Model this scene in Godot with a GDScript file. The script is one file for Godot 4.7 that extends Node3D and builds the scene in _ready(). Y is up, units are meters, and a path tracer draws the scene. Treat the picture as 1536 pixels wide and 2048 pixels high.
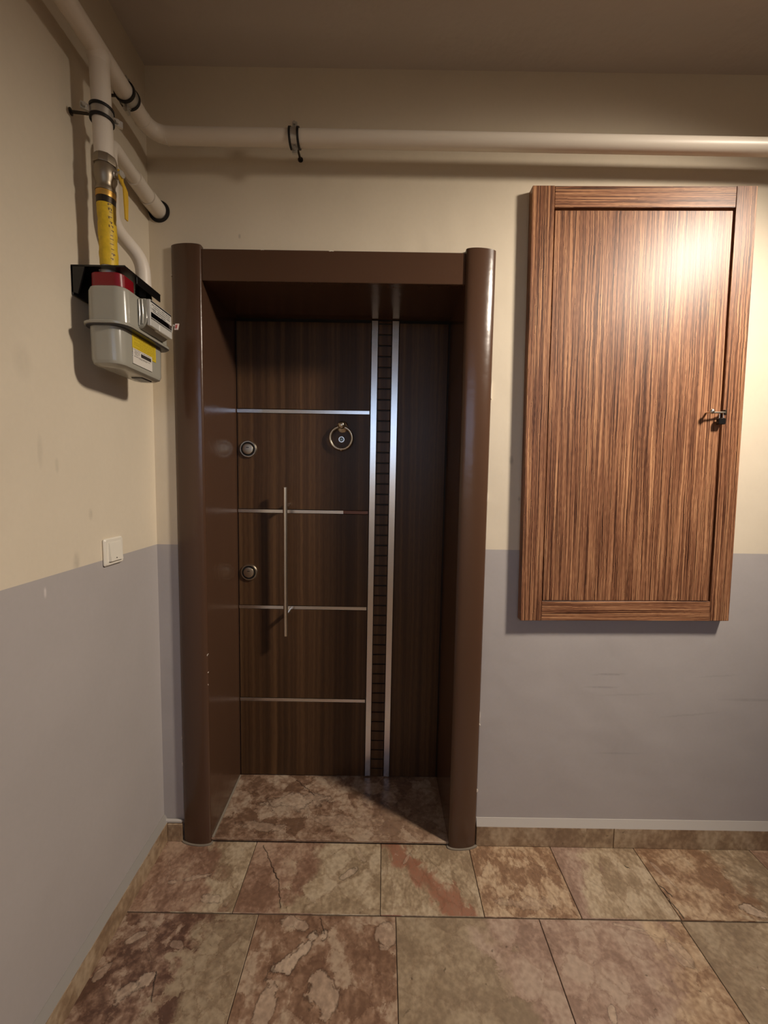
extends Node3D

# ---------------------------------------------------------------- mesh builder
class Geo:
	var v := PackedVector3Array()
	var uv := PackedVector2Array()
	var uv_off := Vector2.ZERO
	var uv_scale := Vector2.ONE
	var uv_turn := false

	func plan(p: Vector3, n: Vector3) -> Vector2:
		var a := n.abs()
		var q := Vector2(p.x, -p.y)
		if a.y >= a.x and a.y >= a.z:
			q = Vector2(p.x, p.z)
		elif a.x > a.z:
			q = Vector2(p.z, -p.y)
		if uv_turn:
			q = Vector2(q.y, q.x)
		return (q - uv_off) * uv_scale

	func tri(a: Vector3, b: Vector3, c: Vector3, out: Vector3, ts = null) -> void:
		var n := (b - a).cross(c - a)
		if n.length_squared() < 1e-18:
			return
		var t: Array = ts if ts != null else [plan(a, n), plan(b, n), plan(c, n)]
		if n.dot(out) > 0.0:
			v.append_array(PackedVector3Array([a, c, b]))
			uv.append_array(PackedVector2Array([t[0], t[2], t[1]]))
		else:
			v.append_array(PackedVector3Array([a, b, c]))
			uv.append_array(PackedVector2Array([t[0], t[1], t[2]]))

	func quad(a: Vector3, b: Vector3, c: Vector3, d: Vector3, out: Vector3, ts = null) -> void:
		if ts == null:
			tri(a, b, c, out)
			tri(a, c, d, out)
		else:
			tri(a, b, c, out, [ts[0], ts[1], ts[2]])
			tri(a, c, d, out, [ts[0], ts[2], ts[3]])

	func poly(pts: Array, out: Vector3) -> void:
		for i in range(1, pts.size() - 1):
			tri(pts[0], pts[i], pts[i + 1], out)

	# eight corners: bottom four then top four, each in order round
	func hexa(c: Array) -> void:
		var m := Vector3.ZERO
		for p in c:
			m += p / 8.0
		for f in [[0, 1, 2, 3], [4, 5, 6, 7], [0, 1, 5, 4], [1, 2, 6, 5], [2, 3, 7, 6], [3, 0, 4, 7]]:
			var q: Vector3 = (c[f[0]] + c[f[1]] + c[f[2]] + c[f[3]]) / 4.0
			quad(c[f[0]], c[f[1]], c[f[2]], c[f[3]], q - m)

	# box whose edges are cut by b
	func box(lo: Vector3, hi: Vector3, b := 0.0) -> void:
		if b <= 0.0:
			hexa([Vector3(lo.x, lo.y, lo.z), Vector3(hi.x, lo.y, lo.z), Vector3(hi.x, lo.y, hi.z), Vector3(lo.x, lo.y, hi.z), Vector3(lo.x, hi.y, lo.z), Vector3(hi.x, hi.y, lo.z), Vector3(hi.x, hi.y, hi.z), Vector3(lo.x, hi.y, hi.z)])
			return
		var m := (lo + hi) / 2.0
		var h := (hi - lo) / 2.0
		var at := func(s: Vector3, ax: int) -> Vector3:
			var k := h - Vector3(b, b, b)
			k[ax] = h[ax]
			return m + s * k
		for ax in 3:
			var p := (ax + 1) % 3
			var q := (ax + 2) % 3
			for s in [-1.0, 1.0]:
				var n := Vector3.ZERO
				n[ax] = s
				var pts := []
				for k in [[-1.0, -1.0], [1.0, -1.0], [1.0, 1.0], [-1.0, 1.0]]:
					var sg := Vector3.ZERO
					sg[ax] = s
					sg[p] = k[0]
					sg[q] = k[1]
					pts.append(at.call(sg, ax))
				quad(pts[0], pts[1], pts[2], pts[3], n)
				for s2 in [-1.0, 1.0]:
					var e := []
					for w in [-1.0, 1.0]:
						var sg := Vector3.ZERO
						sg[ax] = s
						sg[p] = s2
						sg[q] = w
						e.append(at.call(sg, ax))
						e.append(at.call(sg, p))
					var nn := Vector3.ZERO
					nn[ax] = s
					nn[p] = s2
					quad(e[0], e[2], e[3], e[1], nn)
		for sx in [-1.0, 1.0]:
			for sy in [-1.0, 1.0]:
				for sz in [-1.0, 1.0]:
					var sg := Vector3(sx, sy, sz)
					tri(at.call(sg, 0), at.call(sg, 1), at.call(sg, 2), sg)

	# rings of equal length, closed round, skinned in order
	func loft(rings: Array, cap0 := true, cap1 := true, wrap_uv := false) -> void:
		var n: int = rings[0].size()
		var mids := []
		for r in rings:
			var m := Vector3.ZERO
			for p in r:
				m += p / n
			mids.append(m)
		for i in rings.size() - 1:
			for j in n:
				var k := (j + 1) % n
				var a: Vector3 = rings[i][j]
				var b: Vector3 = rings[i][k]
				var c: Vector3 = rings[i + 1][k]
				var d: Vector3 = rings[i + 1][j]
				var mid: Vector3 = (mids[i] + mids[i + 1]) / 2.0
				var f := (a + b + c + d) / 4.0
				var out := f - mid
				if out.length() < 1e-6:
					out = mids[i + 1] - mids[i]
				# a flat ring of a step faces along the axis
				var nn := (c - a).cross(d - b)
				if absf(nn.normalized().dot(out.normalized())) < 0.05:
					var grow: float = (c - mids[i + 1]).length() - (b - mids[i]).length()
					out = -(mids[i + 1] - mids[i]) * signf(grow) if (mids[i + 1] - mids[i]).length() > 1e-7 else axis_hint * (-signf(grow)) * axis_sign
				if wrap_uv:
					var u0 := float(j) / n
					var u1 := float(j + 1) / n
					var w0 := float(i) / (rings.size() - 1)
					var w1 := float(i + 1) / (rings.size() - 1)
					quad(a, b, c, d, out, [Vector2(u0, w0), Vector2(u1, w0), Vector2(u1, w1), Vector2(u0, w1)])
				else:
					quad(a, b, c, d, out)
		if cap0:
			poly(rings[0], mids[0] - mids[1] if (mids[0] - mids[1]).length() > 1e-7 else -axis_hint * axis_sign)
		if cap1:
			var l := rings.size() - 1
			poly(rings[l], mids[l] - mids[l - 1] if (mids[l] - mids[l - 1]).length() > 1e-7 else axis_hint * axis_sign)

	var axis_hint := Vector3.UP
	var axis_sign := 1.0

	# profile of (radius, height along the axis) points round an axis from a point
	func lathe(at: Vector3, axis: Vector3, prof: Array, sides := 24) -> void:
		axis = axis.normalized()
		axis_hint = axis
		axis_sign = 1.0
		var x := axis.cross(Vector3.UP if absf(axis.y) < 0.9 else Vector3.RIGHT).normalized()
		var y := axis.cross(x)
		for i in prof.size() - 1:
			var p: Vector2 = prof[i]
			var q: Vector2 = prof[i + 1]
			var tn := Vector2(q.y - p.y, -(q.x - p.x))   # outward normal (radial, axial) for a profile that climbs the axis
			for j in sides:
				var a0 := TAU * j / sides
				var a1 := TAU * (j + 1) / sides
				var d0 := x * cos(a0) + y * sin(a0)
				var d1 := x * cos(a1) + y * sin(a1)
				var out := (d0 + d1).normalized() * tn.x + axis * tn.y
				quad(at + axis * p.y + d0 * p.x, at + axis * p.y + d1 * p.x, at + axis * q.y + d1 * q.x, at + axis * q.y + d0 * q.x, out)

	# outline of Vector2 stretched along an axis: y -> (x, z), z -> (x, y), x -> (z, y)
	func prism(o: Array, axis: String, h0: float, h1: float, bevel := 0.0) -> void:
		var c := Vector2.ZERO
		for p in o:
			c += p / o.size()
		var put := func(p: Vector2, h: float) -> Vector3:
			return Vector3(p.x, h, p.y) if axis == "y" else Vector3(p.x, p.y, h) if axis == "z" else Vector3(h, p.y, p.x)
		var levels := [[0.0, h0], [0.0, h1]] if bevel <= 0.0 else [[bevel, h0], [0.0, h0 + bevel], [0.0, h1 - bevel], [bevel, h1]]
		var rings := []
		for l in levels:
			var ring := []
			for p in o:
				var dir: Vector2 = p - c
				ring.append(put.call(c + dir * maxf(0.0, 1.0 - l[0] / maxf(dir.length(), 1e-6)), l[1]))
			rings.append(ring)
		loft(rings)

	func tube(path: Array, radius, sides := 20, wrap_uv := false) -> void:
		var rings := []
		var up := Vector3.ZERO
		for i in path.size():
			var t: Vector3 = (path[mini(i + 1, path.size() - 1)] - path[maxi(i - 1, 0)]).normalized()
			if up == Vector3.ZERO:
				up = t.cross(Vector3.RIGHT if absf(t.x) < 0.8 else Vector3.UP).normalized()
			up = (up - t * up.dot(t)).normalized()
			var side := t.cross(up)
			var r: float = radius[i] if radius is Array else radius
			var ring := []
			for j in sides:
				var a := TAU * j / sides
				ring.append(path[i] + (up * cos(a) + side * sin(a)) * r)
			rings.append(ring)
		loft(rings, true, true, wrap_uv)

	func ball(at: Vector3, r: Vector3, nu := 16, nv := 10) -> void:
		for i in nv:
			for j in nu:
				var q := []
				for k in [[i, j], [i, j + 1], [i + 1, j + 1], [i + 1, j]]:
					var a: float = PI * k[0] / nv
					var b: float = TAU * k[1] / nu
					q.append(Vector3(sin(a) * cos(b), cos(a), sin(a) * sin(b)) * r)
				quad(at + q[0], at + q[1], at + q[2], at + q[3], (q[0] + q[2]) / 2.0)

	func ring(at: Vector3, axis: Vector3, big: float, small: float, nu := 40, nv := 12) -> void:
		axis = axis.normalized()
		var x := axis.cross(Vector3.UP if absf(axis.y) < 0.9 else Vector3.RIGHT).normalized()
		var y := axis.cross(x)
		for j in nu:
			for i in nv:
				var q := []
				var mid := Vector3.ZERO
				for k in [[j, i], [j + 1, i], [j + 1, i + 1], [j, i + 1]]:
					var a: float = TAU * k[0] / nu
					var b: float = TAU * k[1] / nv
					var d := x * cos(a) + y * sin(a)
					q.append(at + d * (big + small * cos(b)) + axis * small * sin(b))
					mid += (at + d * big) / 4.0
				quad(q[0], q[1], q[2], q[3], (q[0] + q[2]) / 2.0 - mid)

	# normals shared between faces that meet at less than about 36 degrees
	func mesh(shift: Vector3) -> ArrayMesh:
		var n := v.size()
		var fn := PackedVector3Array()
		fn.resize(n / 3)
		var by := {}
		for f in n / 3:
			var w := (v[f * 3 + 1] - v[f * 3]).cross(v[f * 3 + 2] - v[f * 3])
			fn[f] = -w
			for k in 3:
				var key := Vector3i((v[f * 3 + k] * 20000.0).round())
				if not by.has(key):
					by[key] = PackedInt32Array()
				by[key].append(f)
		var nn := PackedVector3Array()
		nn.resize(n)
		var vv := PackedVector3Array()
		vv.resize(n)
		for f in n / 3:
			var own := fn[f].normalized()
			for k in 3:
				var s := Vector3.ZERO
				for g in by[Vector3i((v[f * 3 + k] * 20000.0).round())]:
					if fn[g].normalized().dot(own) > 0.81:
						s += fn[g]
				nn[f * 3 + k] = s.normalized()
				vv[f * 3 + k] = v[f * 3 + k] - shift
		var a := []
		a.resize(Mesh.ARRAY_MAX)
		a[Mesh.ARRAY_VERTEX] = vv
		a[Mesh.ARRAY_NORMAL] = nn
		a[Mesh.ARRAY_TEX_UV] = uv
		var m := ArrayMesh.new()
		m.add_surface_from_arrays(Mesh.PRIMITIVE_TRIANGLES, a)
		return m

# ---------------------------------------------------------------- scene helpers
var base_of := {}
var count_of := {}
var M := {}

func numbered(parent: Node, called: String) -> String:
	var key := str(parent.get_instance_id()) + called
	var k: int = count_of.get(key, 0)
	count_of[key] = k + 1
	return called if k == 0 else "%s_%03d" % [called, k]

func thing(called: String, label: String, category: String, at: Vector3, group := "", kind := "") -> Node3D:
	var o := Node3D.new()
	o.name = numbered(self, called)
	add_child(o, true)
	o.position = at
	base_of[o] = at
	tag(o, label, category, group, kind)
	return o

func tag(o: Node3D, label: String, category: String, group := "", kind := "") -> void:
	o.set_meta("label", label)
	o.set_meta("category", category)
	if group != "":
		o.set_meta("group", group)
	if kind != "":
		o.set_meta("kind", kind)

# commits a builder, given in world coordinates, as one mesh under parent
func obj(called: String, g: Geo, m: Material, parent: Node3D, label := "") -> MeshInstance3D:
	var box := AABB(g.v[0], Vector3.ZERO)
	for p in g.v:
		box = box.expand(p)
	var at := Vector3(box.get_center().x, box.position.y, box.get_center().z)
	var o := MeshInstance3D.new()
	o.mesh = g.mesh(at)
	o.material_override = m
	o.name = numbered(parent, called)
	parent.add_child(o, true)
	o.position = at - base_of.get(parent, Vector3.ZERO)
	base_of[o] = at
	o.cast_shadow = GeometryInstance3D.SHADOW_CASTING_SETTING_ON
	if label != "":
		o.set_meta("label", label)
	return o

func boxed(lo: Vector3, hi: Vector3, b := 0.0) -> Geo:
	var g := Geo.new()
	g.box(lo, hi, b)
	return g

func mat(c: Color, rough := 0.6, metal := 0.0, spec := 0.5) -> StandardMaterial3D:
	var m := StandardMaterial3D.new()
	m.albedo_color = c
	m.roughness = rough
	m.metallic = metal
	m.metallic_specular = spec
	return m

func rgb8(r: int, g: int, b: int) -> Color:
	return Color8(r, g, b)

func fillet(pts: Array, r: float, seg := 8) -> Array:
	var out := [pts[0]]
	for i in range(1, pts.size() - 1):
		var p: Vector3 = pts[i]
		var d0: Vector3 = (pts[i - 1] - p)
		var d1: Vector3 = (pts[i + 1] - p)
		var k := minf(r, minf(d0.length(), d1.length()) * 0.48)
		var a := p + d0.normalized() * k
		var b := p + d1.normalized() * k
		for s in seg + 1:
			var t := float(s) / seg
			out.append(a.lerp(p, t).lerp(p.lerp(b, t), t))
	out.append(pts[-1])
	return out

func rounded_rect(x0: float, y0: float, x1: float, y1: float, r: float, seg := 6) -> Array:
	var out := []
	for c in [[x1 - r, y1 - r, 0.0], [x0 + r, y1 - r, 0.5], [x0 + r, y0 + r, 1.0], [x1 - r, y0 + r, 1.5]]:
		for s in seg + 1:
			var a: float = PI * (c[2] + 0.5 * s / seg)
			out.append(Vector2(c[0] + r * cos(a), c[1] + r * sin(a)))
	return out

# ---------------------------------------------------------------- textures
func noise_bytes(w: int, h: int, tw: int, th: int, sd: int, freq: float, oct := 3, ridged := false, warp := 0.0) -> PackedByteArray:
	var n := FastNoiseLite.new()
	n.seed = sd
	n.noise_type = FastNoiseLite.TYPE_SIMPLEX_SMOOTH
	n.frequency = freq
	n.fractal_type = FastNoiseLite.FRACTAL_RIDGED if ridged else FastNoiseLite.FRACTAL_FBM
	n.fractal_octaves = oct
	if warp > 0.0:
		n.domain_warp_enabled = true
		n.domain_warp_amplitude = warp
		n.domain_warp_frequency = freq * 1.3
		n.domain_warp_fractal_octaves = 3
	var im := n.get_image(w, h, false, false, true)
	if tw != w or th != h:
		im.resize(tw, th, Image.INTERPOLATE_CUBIC)
	im.convert(Image.FORMAT_L8)
	return im.get_data()

func texture_of(w: int, h: int, d: PackedByteArray) -> ImageTexture:
	return ImageTexture.create_from_image(Image.create_from_data(w, h, false, Image.FORMAT_RGB8, d))

# streaked veneer: grain runs along v; f are the streaks' frequencies, amp their strengths, lines the share of thin dark and pale lines
func veneer(w: int, h: int, sd: int, stops: Array, f: Array, amp: Array, lines: float) -> ImageTexture:
	var a0 := noise_bytes(w, 7, w, h, sd, f[0], 2)
	var a1 := noise_bytes(w, 12, w, h, sd + 7, f[1], 2)
	var a2 := noise_bytes(w, 110, w, h, sd + 13, f[2], 2)
	var a3 := noise_bytes(w, 9, w, h, sd + 19, f[1] * 1.6, 1)
	var a4 := noise_bytes(w / 16, h / 8, w, h, sd + 23, 0.05, 2)
	var ramp := PackedByteArray()
	ramp.resize(256 * 3)
	for i in 256:
		var t := float(i) / 255.0 * (stops.size() - 1)
		var k := mini(int(t), stops.size() - 2)
		var c: Color = stops[k].lerp(stops[k + 1], t - k)
		ramp[i * 3] = int(c.r * 255)
		ramp[i * 3 + 1] = int(c.g * 255)
		ramp[i * 3 + 2] = int(c.b * 255)
	var d := PackedByteArray()
	d.resize(w * h * 3)
	var k0: float = amp[0]
	var k1: float = amp[1]
	var k2: float = amp[2]
	for y in h:
		for x in w:
			# the grain wanders a little from side to side
			var i := y * w + x
			var j := y * w + clampi(x + (a4[i] - 128) / 48, 0, w - 1)
			var n3 := a3[j]
			var pull := 0.0
			if n3 < 84:
				pull = -(84 - n3) * lines * 2.2
			elif n3 > 176:
				pull = (n3 - 176) * lines * 1.9
			var t := clampi(int(128.0 + (a0[j] - 128.0) * k0 + (a1[j] - 128.0) * k1 + (a2[j] - 128.0) * k2 + pull), 0, 255) * 3
			d[i * 3] = ramp[t]
			d[i * 3 + 1] = ramp[t + 1]
			d[i * 3 + 2] = ramp[t + 2]
	return texture_of(w, h, d)

func cells(w: int, h: int, sd: int, freq: float, value: bool) -> PackedByteArray:
	var n := FastNoiseLite.new()
	n.seed = sd
	n.noise_type = FastNoiseLite.TYPE_CELLULAR
	n.frequency = freq
	n.fractal_type = FastNoiseLite.FRACTAL_NONE
	n.cellular_jitter = 1.0
	n.cellular_return_type = FastNoiseLite.RETURN_CELL_VALUE if value else FastNoiseLite.RETURN_DISTANCE2_SUB
	n.domain_warp_enabled = true
	n.domain_warp_amplitude = 34.0
	n.domain_warp_frequency = 0.022
	n.domain_warp_fractal_octaves = 4
	var im := n.get_image(w, h, false, false, true)
	im.convert(Image.FORMAT_L8)
	return im.get_data()

# brecciated marble: two palettes that meet along a ragged line, pale and brown fragments, pale veins, dark cracks
func marble(w: int, h: int, sd: int, p: Array, q: Array, split := 2.0, slant := 0.0, band = null, veins := 0.5, scale := 1.0, broken := 0.5, spots := [], cracks := []) -> ImageTexture:
	var na := noise_bytes(w, h, w, h, sd, 0.010 * scale, 5, false, 30.0)
	var nb := noise_bytes(w, h, w, h, sd + 3, 0.06, 4)
	var nc := noise_bytes(w, h, w, h, sd + 5, 0.009 * scale, 4, true, 50.0)
	var nd := noise_bytes(w, h, w, h, sd + 9, 0.006 * scale, 4, true, 30.0)
	var cv := cells(w, h, sd + 15, 0.016 * scale, true)
	var ce := cells(w, h, sd + 15, 0.016 * scale, false)
	var cs := cells(w, h, sd + 21, 0.045 * scale, true)
	var d := PackedByteArray()
	d.resize(w * h * 3)
	var pal := []
	for side in [p, q]:
		var t := PackedFloat32Array()
		t.resize(256 * 3)
		for i in 256:
			var x: float = smoothstep(0.1, 0.9, i / 255.0) * (side.size() - 1)
			var k := mini(int(x), side.size() - 2)
			var c: Color = side[k].lerp(side[k + 1], x - k)
			t[i * 3] = c.r
			t[i * 3 + 1] = c.g
			t[i * 3 + 2] = c.b
		pal.append(t)
	var p0: PackedFloat32Array = pal[0]
	var p1: PackedFloat32Array = pal[1]
	for y in h:
		var fy := float(y) / h
		for x in w:
			var i := y * w + x
			var a := na[i]
			var fx := float(x) / w
			var k := smoothstep(-0.09, 0.09, fx + slant * (fy - 0.5) + (a - 128) * 0.0012 + (cv[i] - 128) * 0.0006 - split)
			var t := clampi(int(128.0 + (a - 128.0) * 0.75 + ((cv[i] - 128.0) * 0.75 + (cs[i] - 128.0) * 0.35) * broken + (nb[i] - 128.0) * 0.35), 0, 255) * 3
			var r := lerpf(p0[t], p1[t], k)
			var g := lerpf(p0[t + 1], p1[t + 1], k)
			var b := lerpf(p0[t + 2], p1[t + 2], k)
			if band != null:
				var off := absf(fx - band[0] - band[1] * (fy - 0.5) + (a - 128) * 0.0009 + (cs[i] - 128) * 0.0004)
				var on := (1.0 - smoothstep(band[2] * 0.4, band[2], off)) * (0.55 + nb[i] / 640.0)
				r = lerpf(r, band[3].r, on)
				g = lerpf(g, band[3].g, on)
				b = lerpf(b, band[3].b, on)
			var f := 0.93 + nb[i] / 255.0 * 0.14
			var edge := (1.0 - smoothstep(3.0, 26.0, ce[i])) * broken * 0.22 * (a / 255.0 + 0.3)
			var vn := smoothstep(216.0, 248.0, nc[i]) * veins * (0.4 + nb[i] / 300.0)
			var ck := smoothstep(232.0, 252.0, nd[i]) * 0.38
			r = lerpf(r * f, 0.74, vn) * (1.0 - ck) * (1.0 - edge * 0.8)
			g = lerpf(g * f, 0.66, vn) * (1.0 - ck * 1.05) * (1.0 - edge)
			b = lerpf(b * f, 0.58, vn) * (1.0 - ck * 1.1) * (1.0 - edge * 1.1)
			d[i * 3] = clampi(int(r * 255.0), 0, 255)
			d[i * 3 + 1] = clampi(int(g * 255.0), 0, 255)
			d[i * 3 + 2] = clampi(int(b * 255.0), 0, 255)
	# pale fragments with ragged rims: [x, y, half length, half width, turn, strength]
	for sp in spots:
		var reach: float = maxf(sp[2], sp[3]) * 1.4
		for y in range(maxi(0, int((sp[1] - reach) * h)), mini(h, int((sp[1] + reach) * h) + 1)):
			for x in range(maxi(0, int((sp[0] - reach) * w)), mini(w, int((sp[0] + reach) * w) + 1)):
				var i := y * w + x
				var o := Vector2((float(x) / w - sp[0]), (float(y) / h - sp[1])).rotated(-sp[4])
				var e := Vector2(o.x / sp[2], o.y / sp[3]).length() + (na[i] - 128) * 0.0055 + (cs[i] - 128) * 0.0016
				var on: float = (1.0 - smoothstep(0.86, 1.0, e)) * sp[5]
				var rim: float = smoothstep(0.8, 0.95, e) * (1.0 - smoothstep(0.95, 1.12, e)) * 0.35 * sp[5]
				var f := 0.88 + nb[i] / 255.0 * 0.24
				d[i * 3] = clampi(int(lerpf(d[i * 3], 182 * f, on) * (1.0 - rim)), 0, 255)
				d[i * 3 + 1] = clampi(int(lerpf(d[i * 3 + 1], 161 * f, on) * (1.0 - rim)), 0, 255)
				d[i * 3 + 2] = clampi(int(lerpf(d[i * 3 + 2], 140 * f, on) * (1.0 - rim)), 0, 255)
	# thin dark cracks that run from point to point: [x0, y0, x1, y1, width]
	for cr in cracks:
		var a := Vector2(cr[0] * w, cr[1] * h)
		var b := Vector2(cr[2] * w, cr[3] * h)
		var n := int(a.distance_to(b) * 2.0)
		for k in n + 1:
			var at := a.lerp(b, float(k) / n)
			at += (b - a).normalized().orthogonal() * (nb[clampi(int(at.y), 0, h - 1) * w + clampi(int(at.x), 0, w - 1)] - 128) * 0.025
			for dx in range(-1, 2):
				for dy in range(-1, 2):
					var x := int(at.x) + dx
					var y := int(at.y) + dy
					if x < 0 or y < 0 or x >= w or y >= h or Vector2(dx, dy).length() > cr[4]:
						continue
					for c in 3:
						d[(y * w + x) * 3 + c] = int(d[(y * w + x) * 3 + c] * 0.87)
	return texture_of(w, h, d)

# paint with faint mottling and scuffs: marks are [u, v, half length, half height, slope, darkness]
func paint(w: int, h: int, sd: int, c: Color, mottle: float, marks: Array) -> ImageTexture:
	var na := noise_bytes(w / 4, h / 4, w, h, sd, 0.02, 4)
	var nb := noise_bytes(w, h, w, h, sd + 4, 0.12, 3)
	var d := PackedByteArray()
	d.resize(w * h * 3)
	for i in w * h:
		var f := 1.0 + (na[i] - 128) / 128.0 * mottle + (nb[i] - 128) / 128.0 * mottle * 0.4
		d[i * 3] = clampi(int(c.r8 * f), 0, 255)
		d[i * 3 + 1] = clampi(int(c.g8 * f), 0, 255)
		d[i * 3 + 2] = clampi(int(c.b8 * f), 0, 255)
	for m in marks:
		var cx := int(m[0] * w)
		var cy := int(m[1] * h)
		var lx := maxi(2, int(m[2] * w))
		var ly := maxi(2, int(m[3] * h))
		for dx in range(-lx, lx + 1):
			for dy in range(-ly, ly + 1):
				var x := cx + dx
				var y := cy + dy + int(dx * m[4])
				if x < 0 or y < 0 or x >= w or y >= h:
					continue
				var e := 1.0 - Vector2(float(dx) / lx, float(dy) / ly).length()
				if e <= 0.0:
					continue
				var i := (y * w + x) * 3
				var f: float = 1.0 - m[5] * minf(1.0, e * 1.6) * (0.35 + nb[i / 3] / 255.0)
				for k in 3:
					d[i + k] = clampi(int(d[i + k] * f), 0, 255)
	return texture_of(w, h, d)

# rows of small print strokes on a ground colour, for labels whose lettering is too small to read
func label_print(w: int, h: int, ground: Color, ink: Color, rows: Array, sd: int) -> ImageTexture:
	var rng := RandomNumberGenerator.new()
	rng.seed = sd
	var im := Image.create(w, h, false, Image.FORMAT_RGB8)
	im.fill(ground)
	for r in rows:   # [x0, x1, y, height, solid]
		if r[4]:
			im.fill_rect(Rect2i(int(r[0] * w), int(r[2] * h), int((r[1] - r[0]) * w), int(r[3] * h)), ink)
			continue
		var x: float = r[0] * w
		while x < r[1] * w:
			var l := rng.randi_range(2, 5)
			im.fill_rect(Rect2i(int(x), int(r[2] * h), l, maxi(1, int(r[3] * h))), ink.lerp(ground, rng.randf() * 0.5))
			x += l + rng.randi_range(1, 3)
	return ImageTexture.create_from_image(im)

func textured(t: Texture2D, rough: float, spec := 0.5) -> StandardMaterial3D:
	var m := mat(Color.WHITE, rough, 0.0, spec)
	m.albedo_texture = t
	return m

func relief(m: StandardMaterial3D, freq: float, cm: float, size: float, sd: int) -> void:
	var n := FastNoiseLite.new()
	n.seed = sd
	n.frequency = freq
	n.fractal_octaves = 4
	var t := NoiseTexture2D.new()
	t.width = 512
	t.height = 512
	t.seamless = true
	t.noise = n
	m.heightmap_enabled = true
	m.heightmap_texture = t
	m.heightmap_scale = cm
	m.uv1_triplanar = true
	m.uv1_world_triplanar = true
	m.uv1_scale = Vector3.ONE / size

const CEIL := 2.6873
const PAINT := 1.114
const XL := -0.8038
const LEAN := 0.0254
const RIGHT := 3.4
const REAR := 3.2
const CLUSTER := Vector3(0.018, -0.009, 0.027)   # how far the meter stands off the corner, against its own drawing

func wall_x(z: float) -> float:
	return XL + LEAN * z

# ---------------------------------------------------------------- the scene
func _ready() -> void:
	var cam := Camera3D.new()
	cam.name = "camera"
	add_child(cam)
	cam.position = Vector3(0.0, 1.3543, 1.4588)
	cam.basis = Basis.from_euler(Vector3(-0.0772, 0.0003, 0.016), EULER_ORDER_YXZ)
	cam.fov = 101.917
	cam.near = 0.02
	cam.current = true

	var sky_m := ProceduralSkyMaterial.new()
	sky_m.sky_top_color = Color(0.58, 0.70, 0.90)
	sky_m.sky_horizon_color = Color(0.78, 0.86, 0.96)
	sky_m.ground_bottom_color = Color(0.35, 0.36, 0.38)
	sky_m.ground_horizon_color = Color(0.70, 0.76, 0.84)
	sky_m.sky_energy_multiplier = 1.5
	sky_m.ground_energy_multiplier = 0.6
	var sky := Sky.new()
	sky.sky_material = sky_m
	var env := Environment.new()
	env.background_mode = Environment.BG_SKY
	env.sky = sky
	env.tonemap_mode = Environment.TONE_MAPPER_LINEAR
	env.tonemap_exposure = 1.2
	env.sdfgi_enabled = true
	env.ssao_enabled = true
	env.ssil_enabled = true
	var we := WorldEnvironment.new()
	we.name = "environment"
	we.environment = env
	add_child(we)

	materials()
	lamp()
	shell()
	floor_tiles()
	surround()
	door()
	cabinet()
	gas_pipe()
	meter()
	small_things()

func lamp() -> void:
	# two unseen ceiling spotlights, placed to light the door side and the wall opposite
	spotlight("unseen ceiling spotlight out of view, placed to light the brown door", Vector3(1.66, CEIL, 0.925), Vector3(1.63, 2.60, 0.90), Vector3(-0.02, 0.64, -0.08), 5.1, 48.0)
	spotlight("unseen ceiling spotlight out of view, placed to brighten the wall opposite the door", Vector3(0.50, CEIL, 1.86), Vector3(0.50, 2.60, 1.90), Vector3(0.25, 0.75, REAR), 3.0, 56.0)  # unseen, brightens the rear wall that the door strips reflect

func spotlight(label: String, root: Vector3, at: Vector3, aim: Vector3, energy: float, half_angle: float) -> void:
	var dir := (aim - at).normalized()
	var t := thing("unseen_ceiling_spotlight", label, "ceiling light", root)
	var c := Geo.new()
	c.lathe(root, Vector3.DOWN, [Vector2(0.0, -0.001), Vector2(0.05, 0.0), Vector2(0.05, 0.014), Vector2(0.045, 0.018), Vector2(0.0, 0.018)])
	obj("canopy", c, M.white_plastic, t)
	var h := Geo.new()
	h.lathe(at - dir * 0.065, dir, [Vector2(0.0, 0.0), Vector2(0.045, 0.0), Vector2(0.055, 0.012), Vector2(0.066, 0.065), Vector2(0.060, 0.065), Vector2(0.058, 0.052)])
	obj("can", h, M.white_plastic, t)
	var e := Geo.new()
	e.lathe(at - dir * 0.065, dir, [Vector2(0.058, 0.052), Vector2(0.0, 0.053)])
	var glow := mat(Color(1, 0.95, 0.85), 0.4)
	glow.emission_enabled = true
	glow.emission = Color(1.0, 0.90, 0.78)
	glow.emission_energy_multiplier = 5.0
	obj("bulb_face", e, glow, t)
	var l := SpotLight3D.new()
	l.name = "spot_beam"
	t.add_child(l)
	l.position = at + dir * 0.012 - root
	l.basis = Basis.looking_at(dir, Vector3.UP)
	l.light_color = Color(1.0, 0.94, 0.865)
	l.light_energy = energy
	l.light_size = 0.11
	l.spot_angle = half_angle
	l.spot_range = 12.0
	l.spot_attenuation = 2.0
	l.spot_angle_attenuation = 1.0
	l.shadow_enabled = true

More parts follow.
